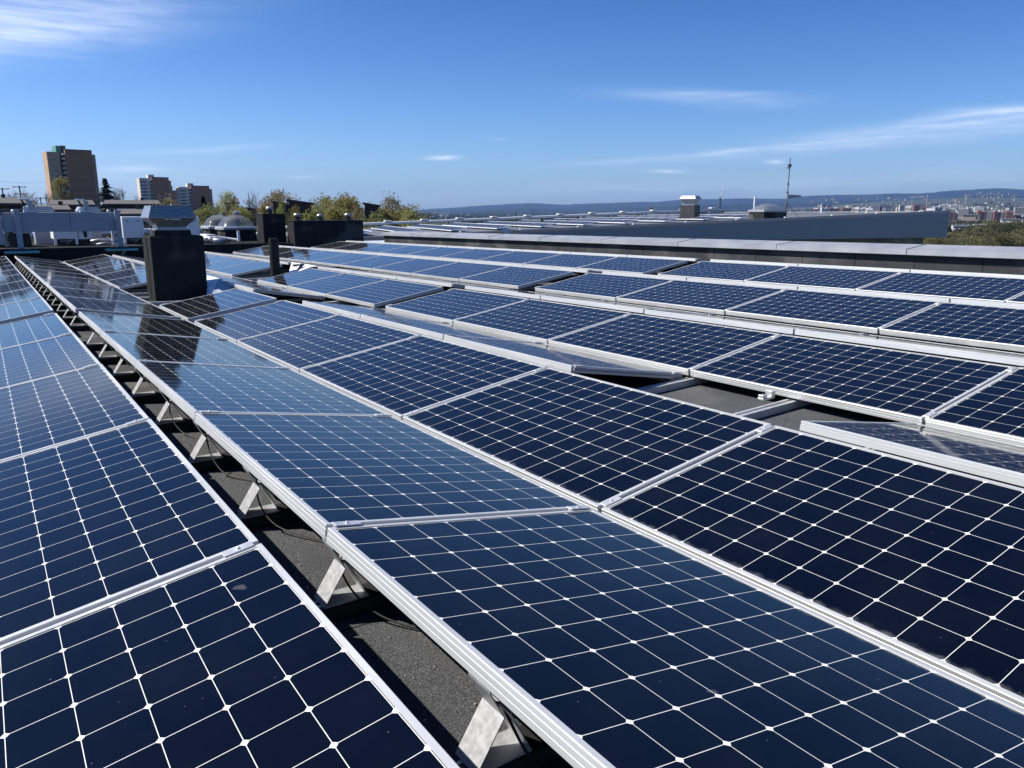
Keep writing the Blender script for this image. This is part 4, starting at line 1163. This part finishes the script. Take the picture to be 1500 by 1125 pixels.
# two smaller towers
def small_tower(xl, xm, xr, yl, ym, xr2, dist, label, stair):
    cxx = (xl + xr2) / 2
    t, k, base, _ = tower(xl, xr2, dist, None, label, None)
    kx = dist / FOC / (1 + ((cxx - 750) / FOC) ** 2)
    X = lambda px: (px - cxx) * kx
    M = Matrix.Rotation(R(12), 4, 'Z')
    hl, hm = top_z(xl + 8, yl, dist, base), top_z((xm + xr) / 2, ym, dist, base)
    tb('wall', X(xl), X(xm), -2, 12, 0, hl, MAT['concrete'], t, M)
    tb('wall', X(xm + 2.8), X(xr), -5, 9, 0, hm, MAT['brick'], t, M)
    tb('wall', X(xr), X(xr2), -2.5, 12, 0, hm - 2.5, MAT['lightbrick'], t, M)
    tb('lift_head', X(xm - 1), X(xm + 8), 0, 8, hm - 3, hm + 3.0, MAT['concrete'], t, M)
    for i in range(9):
        z = hl - 4.2 - i * 3.25
        tb('balcony', X(xl) + .5, X(xm) - 2.5, -2.6, -2.02, z + .9, z + 2.0, MAT['concrete'], t, M)
        tb('window', X(xl) + .6, X(xm) - 3.0, -2.10, -2.01, z - .35, z + .85, MAT['darkroof'], t, M, .01)
    for i in range(10):
        z = hm - 3.0 - i * 3.25
        tb('balcony', X(xm + 2.8) - 1.6, X(xm + 2.8) - .02, -4.4, 2, z, z + 1.2, MAT['concrete'], t, M)
    tb('parapet', X(xm + 2.8), X(xr), -5.03, 9, hm + .02, hm + .6, MAT['timber'], t, M)
    return t
small_tower(204, 218.5, 246, 261, 260.5, 250, 900, 'middle brown apartment tower with white balcony side', 0)
small_tower(260, 274.5, 304, 274, 273, 308.5, 900, 'third brown apartment tower, lowest and beside the second spruce', 0)
p = at(255.5, 300, 1000)
t = thing('link_block', (p.x, p.y, ground_at(p)), 'low brown block standing between the two smaller towers', 'building')
z = at(255.5, 279, 1000).z - ground_at(p)
MB().bbox(-4.5, 4.5, -4, 6, 0, z, .05).build('wall', MAT['brick'], t); MB().bbox(-1.5, -.5, 0, 1, z, z + 5, .05).build('chimney', MAT['timber'], t)

# ------------------------------------------------------------------ houses behind the deck
def house(px0, px1, ridge, eave, base_y, dist, label, wall='timber', roof='tile', wins=3, gable=False):
    c = at((px0 + px1) / 2, 313, dist); g = ground_at(c)
    az = math.atan2(c.x, c.y); cx = (px0 + px1) / 2
    kx = dist / FOC / (1 + ((cx - 750) / FOC) ** 2)
    w = (px1 - px0) * kx / 2
    t = thing('house', (c.x, c.y, g), label, 'house', 'low houses beyond the roof deck', rz=-az)
    zr_, ze = at(cx, ridge, dist).z - g, at(cx, eave, dist).z - g
    dp = 4.5
    MB().bbox(-w + .4, w - .4, -dp + .5, dp - .5, -1.5, ze - .02, .03).build('wall', MAT[wall], t)
    r = MB()
    r.add([(-w, -dp, ze), (w, -dp, ze), (w, dp, ze), (-w, dp, ze), (-w + .2, 0, zr_), (w - .2, 0, zr_), (-w, -dp, ze - .22), (w, -dp, ze - .22), (w, dp, ze - .22), (-w, dp, ze - .22)],
          [(0, 1, 5, 4), (2, 3, 4, 5), (1, 2, 5), (3, 0, 4), (6, 7, 1, 0), (7, 8, 2, 1), (8, 9, 3, 2), (9, 6, 0, 3), (9, 8, 7, 6)])
    ro = r.build('roof', MAT[roof], t)
    MB().bbox(w * .3, w * .3 + .4, -.2, .2, zr_ - .5, zr_ + .35, .03).build('chimney', MAT['darkmetal'], ro)
    for i in range(wins):
        xx = -w + .4 + (2 * w - .8) * (i + .5) / wins
        f = MB().bbox(xx - .75, xx + .75, -dp + .42, -dp + .49, ze - 1.9, ze - .6, .01).build('window', MAT['coping'], t)
        MB().bbox(xx - .68, xx + .68, -dp + .40, -dp + .415, ze - 1.83, ze - .67, .002).build('pane', MAT['glass'], f)
    return t
house(-60, 40, 289, 298, 330, 105, 'dark timber house with grey roof behind the first hook of the beam', wins=5)
house(74, 140, 293, 300, 330, 120, 'dark house with low grey gable roof below the tallest tower', wins=4)
house(55, 104, 300, 307, 330, 90, 'near grey roofed house between the two hooks of the beam', wins=3)
house(155, 236, 293, 299, 330, 130, 'long dark house with grey roof below the middle tower', wins=5)
house(170, 216, 306, 313, 330, 85, 'near low house with grey roof beside the chimney hood', wins=3)
house(20, 175, 319, 327, 345, 70, 'long dark low house seen under the steel beam', wins=7)
house(330, 352, 290, 297, 325, 180, 'small brown house between the pale birch and the round bare tree', 'brick', wins=2)
house(290, 345, 316, 322, 345, 100, 'dark low house behind the twin skylights', wins=3)
def mono_house(px0, px1, yl, yr, dist, label, boxw=7.0):
    c = at((px0 + px1) / 2, 313, dist); g = ground_at(c); cx = (px0 + px1) / 2; az = math.atan2(c.x, c.y)
    kx = dist / FOC / (1 + ((cx - 750) / FOC) ** 2); w = (px1 - px0) * kx / 2
    t = thing('timber_house', (c.x, c.y, g), label, 'house', 'dark houses with single pitch roofs', rz=-az)
    zl, zr_ = at(px0, yl, dist).z - g, at(px1, yr, dist).z - g
    b = MB(); b.add([(-w, -boxw / 2, -2), (w, -boxw / 2, -2), (w, boxw / 2, -2), (-w, boxw / 2, -2), (-w, -boxw / 2, zl), (w, -boxw / 2, zr_), (w, boxw / 2, zr_), (-w, boxw / 2, zl)],
                    [(3, 2, 1, 0), (4, 5, 6, 7), (0, 1, 5, 4), (1, 2, 6, 5), (2, 3, 7, 6), (3, 0, 4, 7)])
    b.build('wall', MAT['timber'], t)
    r = MB(); r.slab([(-w - .2, -boxw / 2 - .25, zl + .02), (w + .25, -boxw / 2 - .25, zr_ + .02), (w + .25, boxw / 2, zr_ + .02), (-w - .2, boxw / 2, zl + .02)], .16); r.build('roof', MAT['darkroof'], t)
    f = MB().bbox(w * .15, w * .8, -boxw / 2 - .06, -boxw / 2 - .005, -.1, 1.5, .02).build('window', MAT['coping'], t)
    MB().bbox(w * .2, w * .75, -boxw / 2 - .075, -boxw / 2 - .062, .0, 1.4, .003).build('pane', MAT['glass'], f)
    return t
mono_house(425, 456, 295, 300.5, 84, 'dark timber house with single pitch roof rising behind the long black box')
mono_house(402, 425, 297, 303, 92, 'dark timber house with sloping roof, touching the first single pitch house')
mono_house(535, 553.5, 299.5, 303.5, 86, 'small dark timber house among the olive trees')
mono_house(363, 382, 305, 309, 140, 'small dark house under the round bare tree')

# utility poles with wires
POLES = [(3, 275, 190), (28, 272, 185), (59, 289, 240), (228, 279, 330)]
tops = []
for i, (px, yt, d) in enumerate(POLES):
    top = at(px, yt, d); g = ground_at(top); H = top.z - g
    t = thing('utility_pole', (top.x, top.y, g), ['first wooden utility pole, at the photo edge beyond the roof deck', 'wooden utility pole with two cross arms, between the bare trees', 'short utility pole before the tallest tower', 'thin utility pole in front of the middle tower'][i], 'utility pole', 'utility poles', rz=-math.atan2(top.x, top.y))
    MB().tube([(0, 0, -.3), (0, 0, H)], [.17, .12], 8).build('pole', MAT['wood'], t)
    for z, w in ((H - .25, 1.15), (H - 1.6, .95)):
        ar = MB().bbox(-w, w, -.21, -.13, z - .07, z + .07, .01).build('cross_arm', MAT['wood'], t)
        for xx in (-w + .1, 0, w - .1): MB().lathe([(.05, .07), (.07, .14), (.03, .22)], 8, (xx, -.17, z)).build('insulator', MAT['greywall'], ar)
    tops.append(top)
def wire(a, b, sag, lab):
    pts = [a.lerp(b, s / 12) - Vector((0, 0, sag * 4 * (s / 12) * (1 - s / 12))) for s in range(13)]
    tag(MB().tube(pts, .02, 4).build('power_line', MAT['black']), lab, 'power line', 'power lines between the utility poles')
wire(tops[0], tops[1], .3, 'thin black power line between the first two utility poles')
wire(tops[1], tops[2], 1.0, 'thin black power line from the crossed pole down to the short pole')
wire(at(-40, 260, 200), at(72, 266, 420), .8, 'thin power line crossing the sky towards the tallest tower')
wire(tops[2], tops[3], 2.2, 'thin power line passing behind the dark spruce')

# ------------------------------------------------------------------ the city in the valley
def block_mesh(kind, seed):
    """buildings about 1 wide: walls, roof and window bands"""
    rnd = random.Random(seed); b = MB()
    if kind == 'flat':
        b.bbox(-.5, .5, -.35, .35, -.3, 1, .006)
        b.box(-.48, .48, -.33, .33, 1.0, 1.03, mi=1); b.box(-.2, .1, -.15, .15, 1.03, 1.16, mi=0)
        for f in range(4):
            for j in range(7):
                x = -.44 + j * .13; b.box(x, x + .07, -.356, -.35, .08 + f * .23, .20 + f * .23, mi=2)
    elif kind == 'gable':
        b.box(-.5, .5, -.4, .4, -.3, .62)
        b.add([(-.55, -.46, .6), (.55, -.46, .6), (.55, .46, .6), (-.55, .46, .6), (-.55, 0, 1), (.55, 0, 1)], [(0, 1, 5, 4), (2, 3, 4, 5), (1, 2, 5), (3, 0, 4), (3, 2, 1, 0)], 1)
        for j in range(4):
            x = -.4 + j * .22; b.box(x, x + .12, -.406, -.4, .25, .45, mi=2)
        b.box(.15, .25, -.05, .05, .8, 1.12, mi=0)
    elif kind == 'shed':
        b.box(-.5, .5, -.3, .3, -.3, .9); b.box(-.52, .52, -.32, .32, .9, 1.0, mi=1)
        b.box(-.45, .45, -.306, -.3, .55, .72, mi=2); b.box(.30, .42, -.306, -.3, 0, .45, mi=2)
    elif kind == 'twin':
        b.bbox(-.5, -.08, -.3, .3, -.3, 1, .006); b.bbox(.06, .5, -.25, .35, -.3, .86, .006); b.box(-.08, .06, -.2, .25, -.3, .7)
        for f in range(4):
            for x in (-.44, -.28, .12, .30): b.box(x, x + .10, -.306 if x < 0 else -.256, -.3 if x < 0 else -.25, .05 + f * .2, .17 + f * .2, mi=2)
        b.box(-.46, -.12, -.26, .26, 1.0, 1.04, mi=1); b.box(.1, .46, -.2, .3, .86, .9, mi=1)
    return b
KM = {}
def city_block(kind, wall, roof):
    key = (kind, wall, roof)
    if key not in KM: KM[key] = block_mesh(kind, len(KM)).mesh(kind + '_building', [MAT[wall], MAT[roof], MAT['glass']])
    return KM[key]
crnd = random.Random(5)
def city(px, ytop, wpx, hpx, dist, kind, wall, roof, name, label, group=None, rot=None, depth=1.0):
    top = at(px, ytop, dist); kx = dist / FOC / (1 + ((px - 750) / FOC) ** 2)
    o = link(name, city_block(kind, wall, roof))
    g = ground_at(top); w = wpx * kx * .93
    h = max(2.5, hpx * dist / 1152.0)
    o.location = (top.x, top.y, top.z - h); o.scale = (w, w * depth, h)
    o.rotation_euler = (0, 0, -math.atan2(top.x, top.y) + (crnd.uniform(-.5, .5) if rot is None else rot))
    tag(o, label, 'building', group)
    return o
city(1458, 327.5, 34, 8, 1150, 'shed', 'greywall', 'paleroof', 'warehouse', 'grey flat roofed warehouse standing behind the tall clump of trees', rot=.1)
city(1408, 329.5, 28, 8, 1000, 'shed', 'whitewall', 'paleroof', 'warehouse', 'pale warehouse with bright front wall past the slate building corner', rot=.15)
city(1438, 328.5, 26, 7, 1020, 'shed', 'greywall', 'paleroof', 'warehouse', 'dark fronted warehouse joined to the pale one', rot=.15)
city(1390, 325.5, 22, 6, 1300, 'shed', 'greywall', 'darkroof', 'warehouse', 'dark low warehouse just past the slate building corner', rot=.1)
city(1419, 337.0, 34, 5, 800, 'shed', 'greywall', 'paleroof', 'warehouse', 'flat roofed shed below the pale warehouse', rot=.1)
city(1482, 320.5, 34, 5, 1700, 'shed', 'whitewall', 'paleroof', 'warehouse', 'long white roofed shed below the red brick blocks', rot=.05)
city(1422, 314, 26, 6, 2000, 'shed', 'tanwall', 'paleroof', 'warehouse', 'long tan hall below the dark office block', rot=.05)
for (px, y, w, h, wl_, lab) in ((1394, 309, 12, 11, 'redbrick', 'red brick block nearest the slate building corner'), (1385, 309, 8, 11, 'greywall', 'dark grey block touching the slate building corner'), (1439, 308, 16, 12, 'redbrick', 'red brick block between the tan hall and the next red one'),
        (1462, 309, 14, 11, 'redbrick', 'brightest red brick block in the middle of the red row'), (1480, 308, 14, 11, 'redbrick', 'red brick block with flat top, fourth of the red row'), (1493, 311, 12, 9, 'redbrick', 'low red brick block near the photo edge'),
        (1413, 306, 16, 10, 'greywall', 'dark blue grey office block above the tan hall'), (1450, 310, 8, 10, 'greywall', 'narrow dark block between two red brick blocks'), (1471, 311, 7, 9, 'greywall', 'narrow dark gap block in the red row'), (1498, 304, 26, 7, 'greywall', 'long dark office slab cut by the photo edge')):
    city(px, y, w, h, 2100, 'twin' if wl_ == 'redbrick' else 'flat', wl_, 'paleroof', 'city_block', lab, rot=crnd.uniform(-.25, .35))
# white buildings on the rise
for (px, y, w, h, lab) in ((1383, 300, 14, 5, 'large white block on the rise above the slate building corner'), (1375, 302.5, 16, 4, 'long white hall beside the large white block'), (1400, 300, 18, 4, 'wide white hall past the large white block'), (1434, 303, 14, 5, 'pale office above the tan hall')):
    city(px, y, w, h, 3000, 'flat', 'whitewall', 'paleroof', 'city_block', lab, rot=.1)
for i in range(60):                               # scattered villas
    px = crnd.uniform(1385, 1500); y = crnd.gauss(303, 3.6)
    city(px, y, crnd.uniform(2.4, 4.4), crnd.uniform(2.2, 3.8), 2700 + (306 - y) * 120, 'gable', 'whitewall', 'darkroof', 'villa', 'small white villa among trees above the red brick row', 'white villas above the red brick row')
for i in range(46):
    px = crnd.uniform(1190, 1500); y = 293 + crnd.uniform(-4, 7) - max(0, px - 1400) * .07
    city(px, y, crnd.uniform(2, 4.5), crnd.uniform(1.3, 2.4), 6000 + (300 - y) * 130, crnd.choice(['flat', 'gable', 'twin']), crnd.choice(['tanwall', 'tanwall', 'greywall']), 'darkroof', 'far_house', 'tiny pale house on the far slope under the ridge', 'pale houses on the far slope')
for i in range(22):
    px = crnd.uniform(1425, 1500); y = 285 + crnd.gauss(0, 2.5) - (px - 1460) * .05
    city(px, y, crnd.uniform(1.4, 2.8), crnd.uniform(1.0, 1.8), 7600, 'gable', 'tanwall', 'darkroof', 'far_villa', 'tiny pale villa high on the far wooded hillside', 'pale villas on the far hillside')
for i in range(64):                               # district seen above the slate roof
    px = crnd.uniform(1195, 1385); y = 304 + crnd.gauss(0, 2.4)
    wl_ = crnd.choice(['greywall', 'tanwall', 'redbrick', 'tanwall', 'greywall', 'redbrick', 'whitewall'])
    city(px, y, crnd.uniform(5, 13), crnd.uniform(4, 7), 3200 + crnd.uniform(-500, 900), crnd.choice(['flat', 'twin', 'gable']), wl_, crnd.choice(['paleroof', 'darkroof']), 'town_building', 'small town building seen above the slate roof edge', 'town buildings above the slate roof edge')
for i in range(26):
    px = crnd.uniform(640, 1060); y = 316.5 - (px - 640) * .011 + crnd.gauss(0, 1.6)
    city(px, y, crnd.uniform(4, 10), crnd.uniform(2, 4), 4200 + crnd.uniform(-400, 900), crnd.choice(['flat', 'gable', 'shed']), crnd.choice(['greywall', 'tanwall', 'whitewall', 'greywall']), 'darkroof', 'valley_building', 'low hazy building in the valley under the hills', 'hazy buildings in the valley')
for (px, y, w, h, d, kd, wl_, lab) in ((636, 317.5, 11, 8, 2600, 'flat', 'greywall', 'pale grey office block at the end of the tree line'), (657, 317.5, 9, 8, 2700, 'flat', 'greywall', 'second grey office block past the end of the tree line'), (646, 319.5, 10, 6, 2600, 'flat', 'greywall', 'low grey block joining the two valley office blocks'),
        (954, 304.8, 6, 12, 3200, 'flat', 'redbrick', 'lone brick high-rise in the valley before the neighbouring chimney'), (1029, 308, 14, 6, 3000, 'flat', 'greywall', 'dark low block between the neighbouring chimney and the smokestack'), (1045, 307.5, 13, 7, 3000, 'twin', 'greywall', 'dark block touching the far smokestack'),
        (1222, 304, 16, 8, 2800, 'twin', 'redbrick', 'red brick block above the slate roof, past the antenna'), (1240, 305, 14, 7, 2800, 'flat', 'redbrick', 'low red brick block with flat top above the slate roof'), (860, 317.5, 20, 4, 2500, 'shed', 'tanwall', 'long tan hall in the valley above the pale railing')):
    city(px, y, w, h, d, kd, wl_, 'paleroof', 'city_block', lab, rot=.15)
# church spire, smokestack and two cranes
def spire(px, y0, y1, dist, label):
    p = at(px, y1, dist); k = dist / 1152
    t = thing('church_spire', p, label, 'church')
    MB().frustum([(-1.4 * k, 1.4 * k, -1.4 * k, 1.4 * k, -2 * k), (-1.4 * k, 1.4 * k, -1.4 * k, 1.4 * k, (y1 - y0) * .45 * k)]).build('tower', MAT['tanwall'], t)
    MB().frustum([(-1.5 * k, 1.5 * k, -1.5 * k, 1.5 * k, (y1 - y0) * .45 * k + .1), (-.05 * k, .05 * k, -.05 * k, .05 * k, (y1 - y0) * k)]).build('roof', MAT['darkroof'], t)
spire(754, 310, 322, 2800, 'dark pointed church spire in the valley above the railing')
p = at(1053.5, 318, 3000); k = 3000 / 1152
t = thing('smokestack', p, 'tall thin smokestack in the valley with a wisp of steam', 'smokestack')
MB().tube([(0, 0, -20), (0, 0, 25.5 * k)], [1.7 * k, 1.3 * k], 12).build('shaft', MAT['shaft'], t)
MB().lathe([(1.45 * k, 25.6 * k), (1.45 * k, 26.6 * k), (.6 * k, 26.7 * k)], 12).build('rim', MAT['darkroof'], t)
sp = [at(1053.5, 290.5, 3000), at(1055, 287, 3000), at(1058, 284.5, 3000), at(1061, 281.5, 3000), at(1059.5, 278, 3000), at(1060.5, 274, 3000)]
tag(MB().tube(sp, [1.0 * k, 1.8 * k, 2.0 * k, 2.4 * k, 1.6 * k, .5 * k], 10).build('steam_plume', MAT['smoke'], smooth=True), 'thin wisp of steam rising from the far smokestack', 'steam', kind='stuff')
for (px, y0, y1, arm, lab) in ((1335, 289, 304, 12, 'thin tower crane above the slate roof, nearer the middle'), (1357, 288, 304, -9, 'thin tower crane above the slate roof, nearer its corner'), (1413, 287, 303, 5, 'thin mast above the white halls on the rise')):
    p = at(px, y1, 3400); k = 3400 / 1152
    t = thing('tower_crane', p, lab, 'crane', rz=-math.atan2(p.x, p.y))
    MB().tube([(0, 0, -10), (0, 0, (y1 - y0) * k)], .32 * k, 4).build('mast', MAT['tanwall'], t)
    MB().tube([(-3 * k, 0, (y1 - y0) * .86 * k), (arm * k, 0, (y1 - y0) * .88 * k)], .25 * k, 4).build('jib', MAT['tanwall'], t)

# woodland spread over the valley and far slopes: reads as one mass
def build_woodland():
    rnd = random.Random(12); b = MB()
    def clump(p, s):
        for q in range(7):
            c = p + Vector((rnd.gauss(0, .32) * s, rnd.gauss(0, .32) * s, rnd.uniform(.25, .95) * s * .8))
            r = s * rnd.uniform(.16, .34)
            u = Vector((rnd.gauss(0, 1), rnd.gauss(0, 1), rnd.gauss(0, .6))).normalized() * r; v = u.orthogonal().normalized() * r; w = u.cross(v).normalized() * r
            b.add([c - u, c + u, c - v, c + v, c - w, c + w], [(0, 2, 4), (2, 1, 4), (1, 3, 4), (3, 0, 4), (2, 0, 5), (1, 2, 5), (3, 1, 5), (0, 3, 5)])
    for i in range(2600):
        px = rnd.uniform(600, 1560); d = 10 ** rnd.uniform(2.85, 3.88)
        if px < 1150 and d < 2200: continue
        if px > 1380 and d < 1300 and rnd.random() < .6: continue
        p = at(px, 313, d); p.z = ground_at(p) - 1.5
        clump(p, rnd.uniform(9, 15) * (1 + d / 6000))
    return tag(b.build('far_woodland', MAT['far_leaf']), 'dark scattered woodland between the town buildings in the valley', 'woodland', kind='stuff')
build_woodland()

# ------------------------------------------------------------------ the air
def build_haze():
    m = bpy.data.materials.new('air'); m.use_nodes = True
    n, l = m.node_tree.nodes, m.node_tree.links; n.clear()
    o = n.new('ShaderNodeOutputMaterial'); v = n.new('ShaderNodeVolumePrincipled')
    v.inputs['Color'].default_value = (.30, .54, 1.0, 1)
    v.inputs['Density'].default_value = 4.0e-5
    v.inputs['Anisotropy'].default_value = .2
    l.new(v.outputs[0], o.inputs['Volume'])
    b = MB().box(-17500, 17500, -17500, 17500, -75, 560)
    return tag(b.build('haze', m), kind='stuff')
build_haze()
